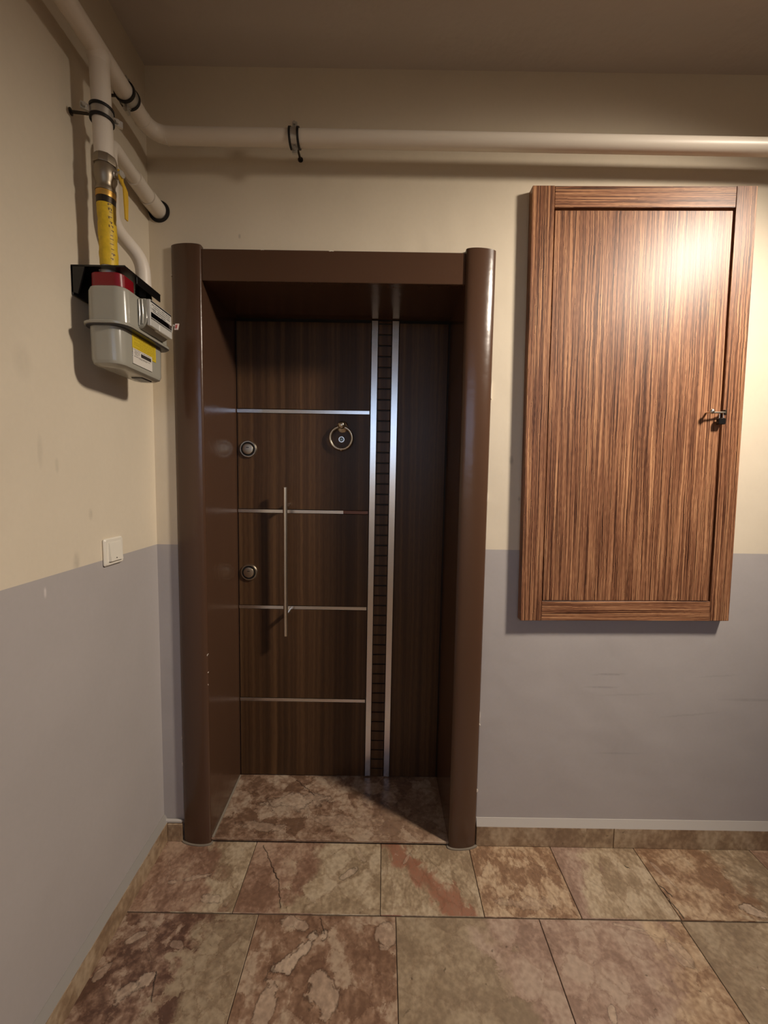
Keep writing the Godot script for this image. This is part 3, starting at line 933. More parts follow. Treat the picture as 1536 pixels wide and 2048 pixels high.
func door() -> void:
	var t := thing("door_1", "dark walnut apartment door with silver inlay strips and a long bar handle", "door", Vector3(-0.186, 0.016, -0.345), "", "structure")
	var zf := -0.3186
	obj("core", boxed(Vector3(-0.65, 0.0, -0.38), Vector3(0.29, 2.04, zf - 0.006)), M.door_core, t)
	var rows := [[0.0195, 0.3620], [0.3800, 0.7820], [0.8000, 1.2040], [1.2215, 1.6260], [1.6450, 2.0020]]
	var k := 0
	for r in rows:
		var g := Geo.new()
		g.uv_off = Vector2(-0.63, -2.04)
		board(g, -0.6265, strip_a(r[0]).x - 0.0022, r[0], -0.6265, strip_a(r[1]).x - 0.0022, r[1], zf - 0.0062, zf, 0.0012)
		obj("panel", g, M.walnut, t)
		k += 1
	var p := Geo.new()
	p.uv_off = Vector2(-0.2, -2.04)
	board(p, strip_b(0.0195).y + 0.0022, 0.2508, 0.0195, strip_b(2.002).y + 0.0022, 0.2560, 2.002, zf - 0.0062, zf, 0.0012)
	obj("panel", p, M.walnut, t)
	for y in [[0.3640, 0.3784], [0.7838, 0.7986], [1.2054, 1.2200], [1.6278, 1.6432]]:
		var g := Geo.new()
		var x1: float = -0.1746 if absf(y[0] - 1.2054) < 0.01 else strip_a(y[0]).x - 0.004
		board(g, -0.6275, x1, y[0], -0.6275, x1, y[1], zf - 0.0062, zf + 0.0004, 0.0008)
		obj("inlay_strip", g, M.alu, t)
		if x1 < -0.1:
			var g2 := Geo.new()
			board(g2, x1, strip_a(1.21).x - 0.004, y[0] + 0.0005, x1, strip_a(1.21).x - 0.004, y[1] - 0.0005, zf - 0.0062, zf - 0.0004, 0.0006)
			obj("bare_strip", g2, mat(rgb8(132, 86, 66), 0.35), t, "brown stretch where the silver facing has come off the strip")
	for side in 2:
		var y0 := 0.0195
		var y1 := 2.012
		var a := strip_a(y0) if side == 0 else strip_b(y0)
		var b := strip_a(y1) if side == 0 else strip_b(y1)
		var g := Geo.new()
		board(g, a.x, a.y, y0, b.x, b.y, y1, zf - 0.0062, zf + 0.0006, 0.0012)
		obj("inlay_strip", g, M.alu, t)
	var ys := [0.0195]
	for i in 45:
		ys.append(0.0558 + 0.04417 * i)
	ys.append(2.010)
	for i in 46:
		var y0: float = ys[i] + (0.0028 if i > 0 else 0.0)
		var y1: float = ys[i + 1] - (0.0028 if i < 45 else 0.0)
		var g := Geo.new()
		g.uv_off = Vector2(-0.3, -2.04)
		board(g, strip_a(y0).y + 0.0022, strip_b(y0).x - 0.0022, y0, strip_a(y1).y + 0.0022, strip_b(y1).x - 0.0022, y1, zf - 0.0062, zf, 0.001)
		obj("grooved_block", g, M.walnut, t)
	# bar handle
	var h := Geo.new()
	h.tube([Vector3(-0.409, 0.6865, -0.2586), Vector3(-0.409, 0.6880, -0.2586), Vector3(-0.411, 1.3168, -0.2586), Vector3(-0.411, 1.3184, -0.2586)], [0.0082, 0.0097, 0.0097, 0.0082], 24)
	var hn := obj("bar_handle", h, M.steel, t, "long vertical brushed steel bar handle")
	for y in [0.7767, 1.2433]:
		var s := Geo.new()
		s.lathe(Vector3(-0.4095, y, zf), Vector3(0, 0, 1), [Vector2(0.0, -0.001), Vector2(0.0095, 0.0), Vector2(0.0095, 0.010), Vector2(0.008, 0.014), Vector2(0.008, 0.055)], 20)
		obj("standoff", s, M.steel, hn)
	# two lock cylinders with round shields
	for c in [Vector2(-0.5799, 1.4754), Vector2(-0.5807, 0.946)]:
		var at := Vector3(c.x, c.y, zf)
		var g := Geo.new()
		g.lathe(at, Vector3(0, 0, 1), [Vector2(0.0365, 0.0), Vector2(0.0365, 0.005), Vector2(0.0335, 0.009), Vector2(0.0295, 0.009), Vector2(0.028, 0.003), Vector2(0.0, 0.003)], 40)
		var lk := obj("lock_shield", g, M.nickel, t, "round metal shield of a lock")
		var gap := Geo.new()
		gap.lathe(at, Vector3(0, 0, 1), [Vector2(0.0285, 0.0), Vector2(0.0285, 0.0042), Vector2(0.0, 0.0042)], 32)
		obj("dark_gap", gap, M.black, lk)
		var cy := Geo.new()
		cy.lathe(at, Vector3(0, 0, 1), [Vector2(0.0232, 0.0), Vector2(0.0232, 0.010), Vector2(0.0215, 0.0125), Vector2(0.016, 0.0136), Vector2(0.0, 0.0140)], 32)
		obj("cylinder", cy, M.nickel, lk)
		var kh := Geo.new()
		kh.box(at + Vector3(-0.006, 0.0045, 0.012), at + Vector3(0.006, 0.0075, 0.0156), 0.001)
		obj("keyhole", kh, M.black, lk)
	# ring knocker round the spyhole
	var kn := Geo.new()
	kn.lathe(Vector3(-0.1815, 1.5745, zf), Vector3(0, 0, 1), [Vector2(0.0, -0.001), Vector2(0.0245, 0.0), Vector2(0.0245, 0.004), Vector2(0.020, 0.008), Vector2(0.009, 0.012), Vector2(0.008, 0.024)], 28)
	kn.ball(Vector3(-0.1835, 1.5785, zf + 0.030), Vector3(0.0165, 0.0165, 0.0135), 20, 12)
	var kb := obj("knocker", kn, M.nickel, t, "metal door knocker with a ball and a ring")
	var kr := Geo.new()
	kr.ring(Vector3(-0.1848, 1.5265, zf + 0.019), Vector3(0, -0.06, 1), 0.0462, 0.0060, 56, 12)
	kr.ball(Vector3(-0.1848, 1.4795, zf + 0.0165), Vector3(0.0075, 0.0085, 0.0075), 14, 8)
	obj("ring", kr, M.nickel, kb)
	var pe := Geo.new()
	pe.lathe(Vector3(-0.1851, 1.522, zf), Vector3(0, 0, 1), [Vector2(0.0150, 0.0), Vector2(0.0150, 0.003), Vector2(0.012, 0.0052), Vector2(0.0095, 0.0052), Vector2(0.0085, 0.004)], 28)
	var sp := obj("spyhole", pe, M.alu, t, "small round spyhole inside the knocker ring")
	var le := Geo.new()
	le.ball(Vector3(-0.1851, 1.522, zf + 0.0025), Vector3(0.0088, 0.0088, 0.004), 18, 10)
	var lens := mat(rgb8(150, 170, 180), 0.08, 0.6)
	obj("lens", le, lens, sp)

# ---------------------------------------------------------------- the wall cabinet
func cabinet() -> void:
	var at := Vector3(0.8507, 0.874, 0.0)
	var t := thing("wall_cabinet", "tall shallow striped wood meter cabinet hung on the wall beside the door", "cabinet", at)
	var x0 := 0.8507 - 0.3655
	var x1 := 0.8507 + 0.3655
	var y0 := 0.874
	var y1 := 2.320
	var zf := 0.033
	obj("carcass", boxed(Vector3(x0 + 0.003, y0 + 0.003, 0.0), Vector3(x1 - 0.003, y1 - 0.003, 0.016)), M.black, t)
	for s in 2:
		var g := Geo.new()
		g.uv_off = Vector2(0.13 + 0.31 * s, -2.345)
		if s == 0:
			g.box(Vector3(x0, y0, 0.0005), Vector3(x0 + 0.0725, y1, zf), 0.0012)
		else:
			g.box(Vector3(x1 - 0.068, y0 + 0.0005, 0.0005), Vector3(x1, y1, zf), 0.0012)
		obj("stile", g, M.zebrano, t)
	for s in 2:
		var g := Geo.new()
		g.uv_turn = true
		g.uv_off = Vector2(-2.25 + 0.17 * s, 0.1)
		if s == 0:
			g.box(Vector3(x0 + 0.0731, y1 - 0.0675, 0.0005), Vector3(x1 - 0.0686, y1 - 0.001, zf - 0.0006), 0.001)
		else:
			g.box(Vector3(x0 + 0.0731, y0 + 0.0005, 0.0005), Vector3(x1 - 0.0686, y0 + 0.070, zf - 0.0006), 0.001)
		obj("rail", g, M.zebrano, t)
	var p := Geo.new()
	p.uv_off = Vector2(0.55, -2.35)
	p.box(Vector3(x0 + 0.0752, y0 + 0.0722, 0.016), Vector3(x1 - 0.0755, y1 - 0.0765, zf - 0.001), 0.001)
	var d := obj("cabinet_door", p, M.zebrano, t)
	# latch pin with a ball end, and the bar that carries the padlock
	var k := Geo.new()
	k.tube([Vector3(1.0925, 1.594, zf - 0.002), Vector3(1.0925, 1.594, zf + 0.022)], 0.0035, 12)
	k.ball(Vector3(1.0925, 1.595, zf + 0.024), Vector3(0.0085, 0.0085, 0.0075), 16, 10)
	k.tube([Vector3(1.0955, 1.592, zf + 0.020), Vector3(1.113, 1.5925, zf + 0.019), Vector3(1.146, 1.5935, zf + 0.014)], 0.0030, 10)
	obj("latch_pin", k, M.steel, d, "shiny latch pin with a rounded end")
	var e := Geo.new()
	e.box(Vector3(1.140, 1.585, zf - 0.004), Vector3(1.150, 1.602, zf + 0.017), 0.002)
	obj("latch_staple", e, M.dark_metal, t)
	t.rotation.z = 0.0136
	var pl := thing("padlock", "small black padlock hanging from the cabinet's latch pin", "padlock", Vector3(1.1245, 1.559, zf + 0.014))
	var b := Geo.new()
	b.prism(rounded_rect(1.1125, 1.5575, 1.1365, 1.5785, 0.004, 4), "z", zf + 0.006, zf + 0.019, 0.0015)
	obj("padlock_body", b, M.black_paint, pl)
	var sh := Geo.new()
	sh.tube(fillet([Vector3(1.118, 1.577, zf + 0.0125), Vector3(1.118, 1.5975, zf + 0.0125), Vector3(1.131, 1.5995, zf + 0.0125), Vector3(1.131, 1.577, zf + 0.0125)], 0.006, 6), 0.0017, 10)
	obj("shackle", sh, M.steel, pl)

# ---------------------------------------------------------------- pipework
func pipe_clamp(label: String, c: Vector3, axis: Vector3, wall: Vector3, ear: Vector3, r: float) -> void:
	var t := thing("pipe_clamp", label, "pipe clamp", c, "pipe clamps with black rubber linings")
	var g := Geo.new()
	g.lathe(c - axis * 0.0095, axis, [Vector2(r + 0.0008, 0.0), Vector2(r + 0.0028, 0.0), Vector2(r + 0.0028, 0.019), Vector2(r + 0.0008, 0.019)], 32)
	obj("band", g, M.clamp_steel, t)
	for s in [-1.0, 1.0]:
		var q := Geo.new()
		q.lathe(c + axis * (s * 0.0125) - axis * 0.0032, axis, [Vector2(r + 0.0008, 0.0), Vector2(r + 0.005, 0.0), Vector2(r + 0.005, 0.0064), Vector2(r + 0.0008, 0.0064)], 32)
		obj("rubber_lining", q, M.rubber, t)
	for s in [-1.0, 1.0]:
		var q := Geo.new()
		var p: Vector3 = c + ear * s * (r + 0.0125)
		var side := ear.cross(axis)
		var o := []
		for m in [[-1, -1], [1, -1], [1, 1], [-1, 1]]:
			o.append(p + ear * 0.010 * m[0] + axis * 0.0075 * m[1] - side * 0.0035)
		for m in [[-1, -1], [1, -1], [1, 1], [-1, 1]]:
			o.append(p + ear * 0.010 * m[0] + axis * 0.0075 * m[1] + side * 0.0035)
		q.hexa(o)
		var eo := obj("ear", q, M.clamp_steel, t)
		var sc := Geo.new()
		sc.lathe(p + ear * 0.003 - side * 0.010, side, [Vector2(0.0, 0.0), Vector2(0.0052, 0.0), Vector2(0.0052, 0.005), Vector2(0.003, 0.0052), Vector2(0.003, 0.019), Vector2(0.0, 0.019)], 6)
		obj("screw", sc, M.clamp_steel, eo)
	var st := Geo.new()
	st.tube([c + wall.normalized() * (r + 0.001), c + wall], 0.0036, 10)
	st.lathe(c + wall - wall.normalized() * 0.003, wall, [Vector2(0.0, 0.0), Vector2(0.0085, 0.0005), Vector2(0.0085, 0.003)], 14)
	obj("stud", st, M.dark_metal, t)

func gas_pipe() -> void:
	var t := thing("gas_pipe", "long off-white painted gas pipe running under the ceiling with a downward branch", "pipe", Vector3(0.9, 2.38, 0.07))
	var g := Geo.new()
	g.tube(fillet([Vector3(-0.682, 2.408, 2.3), Vector3(-0.735, 2.406, 0.088), Vector3(RIGHT - 0.002, 2.393, 0.088)], 0.062, 12), 0.0238, 28)
	obj("run", g, M.pipe, t)
	var b := Geo.new()
	b.tube([Vector3(-0.7265, 2.395, 0.345), Vector3(-0.7209, 2.1555, 0.345)], 0.0222, 28)
	obj("branch", b, M.pipe, t)
	var c := Geo.new()
	c.lathe(Vector3(-0.7267, 2.408, 0.345), Vector3(0.02, -1, 0), [Vector2(0.0235, 0.010), Vector2(0.0262, 0.020), Vector2(0.0235, 0.030), Vector2(0.0222, 0.036)], 28)
	obj("weld_bead", c, M.pipe, t)
	for w in [[Vector3(-0.690, 2.4055, 0.088), Vector3(1, 0, 0)], [Vector3(-0.7337, 2.406, 0.146), Vector3(0, 0, 1)]]:
		var q := Geo.new()
		q.ring(w[0], w[1], 0.0236, 0.0018, 32, 8)
		obj("weld_bead", q, M.pipe, t)

	var ew := Vector3(-0.72, 0, 0.69).normalized()
	pipe_clamp("steel clamp round the upright gas pipe above the valve", Vector3(-0.7235, 2.254, 0.345), Vector3.UP, Vector3(-0.0720, 0.0, 0.010), ew, 0.0222)
	pipe_clamp("steel clamp round the gas pipe near the corner of the ceiling", Vector3(-0.7315, 2.406, 0.222), Vector3(0.02, 0, 1).normalized(), Vector3(-0.067, 0, 0), Vector3.UP, 0.0238)
	pipe_clamp("steel clamp round the level gas pipe above the doorway", Vector3(-0.295, 2.4046, 0.088), Vector3.RIGHT, Vector3(0, 0, -0.088), Vector3.UP, 0.0238)

	# ball valve
	var v := thing("ball_valve", "dull metal gas valve with a yellow lever below the pipe branch", "valve", Vector3(-0.738, 2.088, 0.3175))
	v.position += Vector3(0.017, -0.019, 0.0275)
	var body := Geo.new()
	var vb := Vector3(-0.7375, 2.088, 0.3175)
	body.lathe(vb, Vector3(0.015, 1, 0), [Vector2(0.0, 0.0), Vector2(0.0235, 0.0), Vector2(0.0235, 0.008), Vector2(0.021, 0.012), Vector2(0.0215, 0.022), Vector2(0.0258, 0.032), Vector2(0.0265, 0.044), Vector2(0.0255, 0.055), Vector2(0.0225, 0.062), Vector2(0.0225, 0.066)], 28)
	obj("valve_body", body, M.valve, v)
	var hexn := Geo.new()
	hexn.lathe(vb + Vector3(0.001, 0.064, 0), Vector3(0.015, 1, 0), [Vector2(0.0, 0.0), Vector2(0.0262, 0.0), Vector2(0.0268, 0.003), Vector2(0.0268, 0.017), Vector2(0.0235, 0.022), Vector2(0.0, 0.022)], 8)
	obj("hexagon_end", hexn, M.valve, v)
	var stem := Geo.new()
	stem.lathe(Vector3(-0.716, 2.130, 0.3175), Vector3(1, 0, 0.25), [Vector2(0.0, 0.0), Vector2(0.010, 0.0), Vector2(0.010, 0.010), Vector2(0.006, 0.012), Vector2(0.006, 0.020), Vector2(0.0085, 0.020), Vector2(0.0085, 0.027), Vector2(0.0, 0.027)], 12)
	obj("stem", stem, M.clamp_steel, v)
	var lv := Geo.new()
	var path := [Vector3(-0.6965, 2.138, 0.322), Vector3(-0.695, 2.118, 0.322), Vector3(-0.684, 2.093, 0.324), Vector3(-0.683, 2.070, 0.324), Vector3(-0.683, 2.020, 0.324)]
	var rings := []
	for i in path.size():
		var w := 0.0085 if i < 4 else 0.005
		rings.append([path[i] + Vector3(-0.0016, 0, -w), path[i] + Vector3(0.0016, 0, -w), path[i] + Vector3(0.0016, 0, w), path[i] + Vector3(-0.0016, 0, w)])
	lv.loft(rings)
	obj("lever", lv, M.yellow, v, "flat yellow lever hanging straight down")

	# yellow hose below the valve
	var h := thing("gas_hose", "short yellow gas hose between the valve and the grey meter", "hose", Vector3(-0.7345, 1.90, 0.3175))
	h.position += Vector3(0.017, -0.0175, 0.0275)
	var ht := Geo.new()
	var hp := []
	var hr := []
	for i in 25:
		var s := i / 24.0
		hp.append(Vector3(lerpf(-0.7375, -0.7345, s), lerpf(2.062, 1.905, s), 0.3175))
		hr.append(0.0207 + 0.0006 * sin(s * 17.0) + 0.0004 * sin(s * 41.0))
	ht.tube(hp, hr, 28, true)
	var hm := textured(hose_print(), 0.5)
	obj("hose_sleeve", ht, hm, h)
	var hb := Geo.new()
	hb.lathe(Vector3(-0.7375, 2.062, 0.3175), Vector3(0.015, 1, 0), [Vector2(0.0, 0.010), Vector2(0.0222, 0.010), Vector2(0.0228, 0.014), Vector2(0.0225, 0.024), Vector2(0.0, 0.024)], 28)
	obj("brass_ring", hb, M.brass, h, "brass ring at the top of the hose")
	var hd := Geo.new()
	hd.lathe(Vector3(-0.7375, 2.056, 0.3175), Vector3(0.015, 1, 0), [Vector2(0.0, 0.0), Vector2(0.0217, 0.0), Vector2(0.0217, 0.0158), Vector2(0.0, 0.0158)], 28)
	obj("dark_ring", hd, M.dark_metal, h, "dark metal ring under the brass ring")

	# outlet pipe: up from the meter, back and into the wall
	var o := thing("outlet_pipe", "white gas outlet pipe bent from the meter into the wall corner", "pipe", Vector3(-0.74, 1.85, 0.15))
	var og := Geo.new()
	og.tube(fillet([Vector3(-0.692, 1.8805, 0.2345), Vector3(-0.695, 1.962, 0.2345), Vector3(-0.751, 2.032, 0.276), Vector3(-0.753, 2.246, 0.276), Vector3(-0.7685, 2.2385, 0.055), Vector3(-0.7695, 2.2375, -0.06)], 0.034, 8), 0.0192, 24)
	obj("bent_tube", og, M.pipe, o)
	var sl := Geo.new()
	sl.tube([Vector3(-0.7620, 2.2415, 0.150), Vector3(-0.7675, 2.2390, 0.072)], 0.0232, 26)
	obj("socket", sl, M.pipe, o)
	var s2 := Geo.new()
	s2.tube([Vector3(-0.7677, 2.2390, 0.070), Vector3(-0.7695, 2.2375, -0.05)], 0.0262, 26)
	obj("sleeve", s2, M.pipe, o)
	var co := thing("dark_wall_ring", "black ring where the outlet pipe enters the wall", "pipe seal", Vector3(-0.7680, 2.205, 0.001))
	var cg := Geo.new()
	cg.lathe(Vector3(-0.7670, 2.2355, 0.0), Vector3(0, 0, 1), [Vector2(0.0255, 0.0005), Vector2(0.0355, 0.0005), Vector2(0.0345, 0.004), Vector2(0.0265, 0.005)], 36)
	obj("black_ring", cg, M.rubber, co)  # dark rim round the pipe where it meets the wall

func hose_print() -> ImageTexture:
	var w := 256
	var h := 256
	var na := noise_bytes(w, h, w, h, 71, 0.03, 3)
	var d := PackedByteArray()
	d.resize(w * h * 3)
	for i in w * h:
		var f := 0.93 + na[i] / 255.0 * 0.12
		d[i * 3] = clampi(int(214 * f), 0, 255)
		d[i * 3 + 1] = clampi(int(178 * f), 0, 255)
		d[i * 3 + 2] = clampi(int(34 * f), 0, 255)
	var im := Image.create_from_data(w, h, false, Image.FORMAT_RGB8, d)
	var rng := RandomNumberGenerator.new()
	rng.seed = 5
	for col in [0.30, 0.80]:
		var y := 14
		while y < h - 10:
			# one worn letter, turned on its side: two to four strokes
			for s in rng.randi_range(2, 4):
				if rng.randf() < 0.5:
					im.fill_rect(Rect2i(int(col * w) + rng.randi_range(0, 12), y, rng.randi_range(6, 14), 3), Color8(92, 66, 20))
				else:
					im.fill_rect(Rect2i(int(col * w) + rng.randi_range(0, 18), y, 5, rng.randi_range(5, 10)), Color8(92, 66, 20))
			y += rng.randi_range(14, 20)
	return ImageTexture.create_from_image(im)

# ---------------------------------------------------------------- gas meter
func casing(g: Geo, x0: float, x1: float, z0: float, z1: float, r: float, levels: Array) -> void:
	# levels of [height, inset]
	var rings := []
	for l in levels:
		var ring := []
		for p in rounded_rect(x0 + l[1], z0 + l[1], x1 - l[1], z1 - l[1], maxf(r - l[1] * 0.6, 0.006), 7):
			ring.append(Vector3(p.x, l[0], p.y))
		rings.append(ring)
	g.loft(rings)

func meter() -> void:
	var t := thing("gas_meter", "grey diaphragm gas meter with printed labels hanging on the side wall", "gas meter", Vector3(-0.725, 1.6395, 0.2625))
	t.position += CLUSTER
	var z0 := 0.150
	var z1 := 0.370
	var up := Geo.new()
	casing(up, -0.771, -0.668, z0, z1, 0.028, [[1.742, 0.0], [1.822, 0.001], [1.831, 0.004], [1.836, 0.012], [1.8365, 0.03]])
	obj("upper_casing", up, M.meter, t)
	var lo := Geo.new()
	casing(lo, -0.771, -0.684, z0 + 0.002, z1 - 0.002, 0.030, [[1.6395, 0.022], [1.641, 0.012], [1.646, 0.004], [1.655, 0.001], [1.740, 0.0]])
	obj("lower_casing", lo, M.meter, t)
	var fl := Geo.new()
	casing(fl, -0.781, -0.663, z0 - 0.010, z1 + 0.010, 0.036, [[1.7375, 0.004], [1.7385, 0.0005], [1.7435, 0.0], [1.7455, 0.0015], [1.7465, 0.005]])
	obj("seam_flange", fl, M.meter, t)
	var fd := Geo.new()
	casing(fd, -0.779, -0.665, z0 - 0.008, z1 + 0.008, 0.036, [[1.7355, 0.005], [1.7362, 0.001], [1.7380, 0.0]])
	obj("crimped_edge", fd, M.meter_dark, t, "dark crimped edge under the seam")
	var ft := Geo.new()
	ft.box(Vector3(-0.735, 1.637, 0.19), Vector3(-0.705, 1.641, 0.24), 0.001)
	obj("bottom_plug", ft, M.meter_dark, t)

	# counter housing on the front, with its face turned into the room
	var cz0 := 0.196
	var cz1 := 0.312
	var ch := Geo.new()
	var prof := []
	# profile in (x, y): back at the casing, rounded below
	prof.append(Vector2(-0.672, 1.826))
	prof.append(Vector2(-0.650, 1.826))
	prof.append(Vector2(-0.645, 1.822))
	prof.append(Vector2(-0.643, 1.778))
	for i in 7:
		var a := PI * 0.5 * i / 6.0
		prof.append(Vector2(-0.672 + 0.029 * cos(a), 1.778 - 0.030 * sin(a)))
	var po := []
	for p in prof:
		po.append(p)
	ch.prism(po, "z", cz0, cz1, 0.004)
	var house := obj("counter_housing", ch, M.meter, t)
	for z in [0.3122]:
		for xr in [-0.664, -0.6555]:
			var rb := Geo.new()
			rb.tube([Vector3(xr - 0.002, 1.822, z), Vector3(xr, 1.785, z + 0.0008), Vector3(xr - 0.002, 1.756 + (xr + 0.664) * 0.5, z)], 0.0022, 10)
			obj("rib", rb, M.meter, house)
	var idx := Geo.new()
	idx.box(Vector3(-0.646, 1.757, 0.203), Vector3(-0.637, 1.824, 0.311), 0.0012)
	var index_box := obj("index_frame", idx, mat(rgb8(186, 184, 178), 0.3), t)
	var fp := Geo.new()
	fp.uv_off = Vector2(0.2055, -1.8215)
	fp.uv_scale = Vector2(1.0 / 0.103, 1.0 / 0.046)
	fp.box(Vector3(-0.6372, 1.7755, 0.2055), Vector3(-0.6362, 1.8215, 0.3085))
	var face_print := label_print(206, 92, rgb8(208, 205, 198), rgb8(30, 28, 30), [[0.0, 1.0, 0.0, 0.09, true], [0.06, 0.5, 0.16, 0.07, false], [0.55, 0.95, 0.16, 0.07, false], [0.06, 0.9, 0.28, 0.06, false], [0.08, 0.7, 0.39, 0.07, false], [0.3, 0.92, 0.50, 0.07, false], [0.78, 0.96, 0.39, 0.10, false], [0.1, 0.5, 0.60, 0.05, false], [0.0, 1.0, 0.95, 0.05, true]], 3)
	obj("face_label", fp, textured(face_print, 0.3), index_box, "white printed plate above the counter window")
	obj("counter_window", boxed(Vector3(-0.6372, 1.7795, 0.2055), Vector3(-0.6356, 1.7925, 0.3085), 0.0004), mat(rgb8(10, 8, 9), 0.12), index_box, "black window over the counter's digit wheels")
	obj("lower_lip", boxed(Vector3(-0.650, 1.7555, 0.2035), Vector3(-0.6352, 1.7725, 0.270), 0.0015), mat(rgb8(196, 193, 186), 0.3), index_box)
	# seal wire and tag at the far end of the counter
	var sw := Geo.new()
	sw.tube(fillet([Vector3(-0.641, 1.765, 0.200), Vector3(-0.636, 1.80, 0.196), Vector3(-0.632, 1.797, 0.193)], 0.006, 5), 0.0016, 8)
	var seal := obj("seal_wire", sw, M.clamp_steel, t)
	var tagm := Geo.new()
	var q0 := Vector3(-0.6275, 1.7955, 0.194)
	tagm.hexa([q0 + Vector3(-0.006, -0.009, -0.002), q0 + Vector3(0.003, -0.008, -0.004), q0 + Vector3(0.003, -0.008, -0.001), q0 + Vector3(-0.006, -0.009, 0.001), q0 + Vector3(-0.003, 0.008, -0.002), q0 + Vector3(0.007, 0.009, -0.004), q0 + Vector3(0.007, 0.009, -0.001), q0 + Vector3(-0.003, 0.008, 0.001)])
	obj("seal_tag", tagm, mat(rgb8(222, 200, 192), 0.4), seal, "small pale seal tag with a red mark")
	var tr := Geo.new()
	tr.hexa([q0 + Vector3(-0.0025, -0.005, 0.0), q0 + Vector3(0.001, -0.0045, -0.001), q0 + Vector3(0.001, -0.0045, 0.0005), q0 + Vector3(-0.0025, -0.005, 0.0016), q0 + Vector3(-0.0005, 0.0045, 0.0), q0 + Vector3(0.003, 0.005, -0.001), q0 + Vector3(0.003, 0.005, 0.0005), q0 + Vector3(-0.0005, 0.0045, 0.0016)])
	obj("red_mark", tr, mat(rgb8(170, 60, 50), 0.4), seal)

	# two stickers on the lower casing
	var ys := Geo.new()
	ys.uv_off = Vector2(0.204, -1.7385)
	ys.uv_scale = Vector2(1.0 / 0.112, 1.0 / 0.049)
	ys.box(Vector3(-0.6846, 1.6895, 0.204), Vector3(-0.6834, 1.7345, 0.316))
	ys.uv_off = Vector2(0.204, -1.7345)
	var yrows := []
	for i in 9:
		yrows.append([0.06, 0.94 if i % 3 else 0.7, 0.12 + i * 0.09, 0.035, false])
	yrows.append([0.06, 0.55, 0.2, 0.06, false])
	obj("yellow_sticker", ys, textured(label_print(168, 74, rgb8(206, 180, 48), rgb8(120, 98, 22), yrows, 9), 0.4), t, "yellow sticker with rows of small print")
	var ws := Geo.new()
	ws.uv_off = Vector2(0.226, -1.6985)
	ws.uv_scale = Vector2(1.0 / 0.09, 1.0 / 0.040)
	ws.box(Vector3(-0.6842, 1.6585, 0.226), Vector3(-0.6826, 1.6985, 0.316))
	# printed rows run from the near edge of the sticker to the far one, so the picture is laid back to front
	obj("white_sticker", ws, textured(label_print(180, 80, rgb8(214, 208, 198), rgb8(56, 50, 48), [[0.05, 0.95, 0.05, 0.04, false], [0.06, 0.6, 0.16, 0.24, true], [0.66, 0.92, 0.16, 0.06, false], [0.66, 0.94, 0.26, 0.05, false], [0.7, 0.9, 0.36, 0.05, false], [0.12, 0.94, 0.48, 0.06, false], [0.3, 0.7, 0.55, 0.03, false]], 12), 0.4), t, "white sticker with a dark printed block")

	# inlet and outlet unions
	var nu := Geo.new()
	nu.lathe(Vector3(-0.7345, 1.872, 0.3175), Vector3.UP, [Vector2(0.0, 0.0), Vector2(0.0225, 0.0), Vector2(0.0232, 0.003), Vector2(0.0232, 0.018), Vector2(0.0205, 0.024), Vector2(0.0, 0.024)], 16)
	obj("inlet_union", nu, M.clamp_steel, t, "metal union nut on the inlet")
	var rd := Geo.new()
	var rr := []
	for p in rounded_rect(-0.768, 0.285, -0.686, 0.352, 0.018, 6):
		rr.append(p)
	rd.prism(rr, "y", 1.834, 1.871, 0.002)
	obj("red_collar", rd, M.red, t, "red plastic collar round the inlet")
	var ou := Geo.new()
	ou.lathe(Vector3(-0.712, 1.834, 0.2075), Vector3.UP, [Vector2(0.0, 0.0), Vector2(0.026, 0.0), Vector2(0.0275, 0.004), Vector2(0.0275, 0.024), Vector2(0.022, 0.03), Vector2(0.021, 0.055), Vector2(0.0, 0.055)], 8)
	obj("outlet_union", ou, M.dark_metal, t, "dark union nut on the outlet")

	# the black bracket on the wall that carries the meter
	var b := thing("meter_bracket", "black sheet metal bracket holding the gas meter on the wall", "bracket", Vector3(-0.735, 1.82, 0.28))
	b.position += CLUSTER - Vector3(0.014, 0, 0)
	var tp := Geo.new()
	for k in [[-0.797, -0.7205, 0.185, 0.230], [-0.6755, -0.662, 0.185, 0.230], [-0.797, -0.662, 0.230, 0.291], [-0.797, -0.747, 0.291, 0.344], [-0.694, -0.662, 0.291, 0.344], [-0.797, -0.662, 0.344, 0.351]]:
		tp.box(Vector3(k[0], 1.8835, k[2]), Vector3(k[1], 1.8875, k[3]))
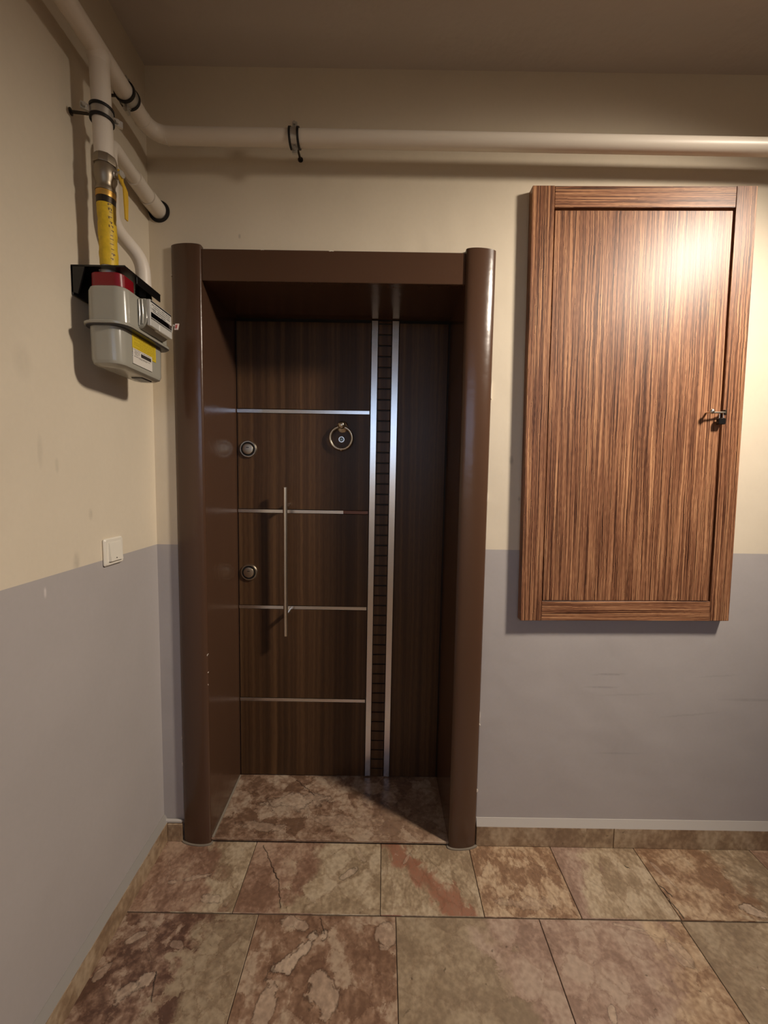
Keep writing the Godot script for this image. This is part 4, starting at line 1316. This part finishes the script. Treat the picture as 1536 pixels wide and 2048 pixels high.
	# round holes for the two unions: [centre x, centre z, radius, half side of the square round it]
	for k in [[-0.7205, 0.3175, 0.0242, 0.0265], [-0.698, 0.2075, 0.0219, 0.0225]]:
		for i in 32:
			var q := []
			for n in 2:
				var an: float = TAU * (i + n) / 32.0
				var d := Vector2(cos(an), sin(an))
				var o: Vector2 = d * (k[3] / maxf(absf(d.x), absf(d.y)))
				q.append([Vector3(k[0] + d.x * k[2], 0, k[1] + d.y * k[2]), Vector3(k[0] + o.x, 0, k[1] + o.y)])
			for lv in [[1.8835, Vector3.DOWN], [1.8875, Vector3.UP]]:
				var at_level := Vector3(0, lv[0], 0)
				tp.quad(q[0][0] + at_level, q[1][0] + at_level, q[1][1] + at_level, q[0][1] + at_level, lv[1])
			var l0 := Vector3(0, 1.8835, 0)
			var l1 := Vector3(0, 1.8875, 0)
			tp.quad(q[0][0] + l0, q[1][0] + l0, q[1][0] + l1, q[0][0] + l1, Vector3(k[0], 0, k[1]) - q[0][0])
	obj("top_plate", tp, M.black_paint, b)
	obj("front_lip", boxed(Vector3(-0.666, 1.866, 0.185), Vector3(-0.662, 1.8835, 0.300), 0.0008), M.black_paint, b)
	var e := Geo.new()
	e.hexa([Vector3(-0.797, 1.822, 0.347), Vector3(-0.782, 1.818, 0.347), Vector3(-0.782, 1.818, 0.351), Vector3(-0.797, 1.822, 0.351), Vector3(-0.797, 1.885, 0.347), Vector3(-0.762, 1.885, 0.347), Vector3(-0.762, 1.885, 0.351), Vector3(-0.797, 1.885, 0.351)])
	obj("end_flange", e, M.black_paint, b)
	obj("wall_plate", boxed(Vector3(-0.7975, 1.815, 0.185), Vector3(-0.7925, 1.885, 0.351), 0.0008), M.black_paint, b)

func small_things() -> void:
	# light switch on the side wall
	var zc := 0.2565
	var yc := 1.1345
	var x := wall_x(zc)
	var t := thing("light_switch", "white square rocker switch on the edge of the mauve paint", "light switch", Vector3(x, yc - 0.04, zc))
	var f := Geo.new()
	f.prism(rounded_rect(zc - 0.041, yc - 0.0395, zc + 0.041, yc + 0.0395, 0.006, 4), "x", x - 0.0005, x + 0.0105, 0.0045)
	obj("switch_plate", f, M.switch_white, t)
	var r := Geo.new()
	var a := 0.0275
	r.hexa([Vector3(x + 0.008, yc - a, zc - a), Vector3(x + 0.008, yc - a, zc + a), Vector3(x + 0.008, yc + a, zc + a), Vector3(x + 0.008, yc + a, zc - a),
		Vector3(x + 0.0185, yc - a + 0.001, zc - a + 0.001), Vector3(x + 0.0185, yc - a + 0.001, zc + a - 0.001), Vector3(x + 0.0125, yc + a - 0.001, zc + a - 0.001), Vector3(x + 0.0125, yc + a - 0.001, zc - a + 0.001)])
	obj("rocker", r, M.switch_white, t)
	var m := Geo.new()
	m.ball(Vector3(x + 0.0178, yc - 0.019, zc + 0.002), Vector3(0.0012, 0.0015, 0.0025), 10, 6)
	obj("indicator_dot", m, M.dark_metal, t)
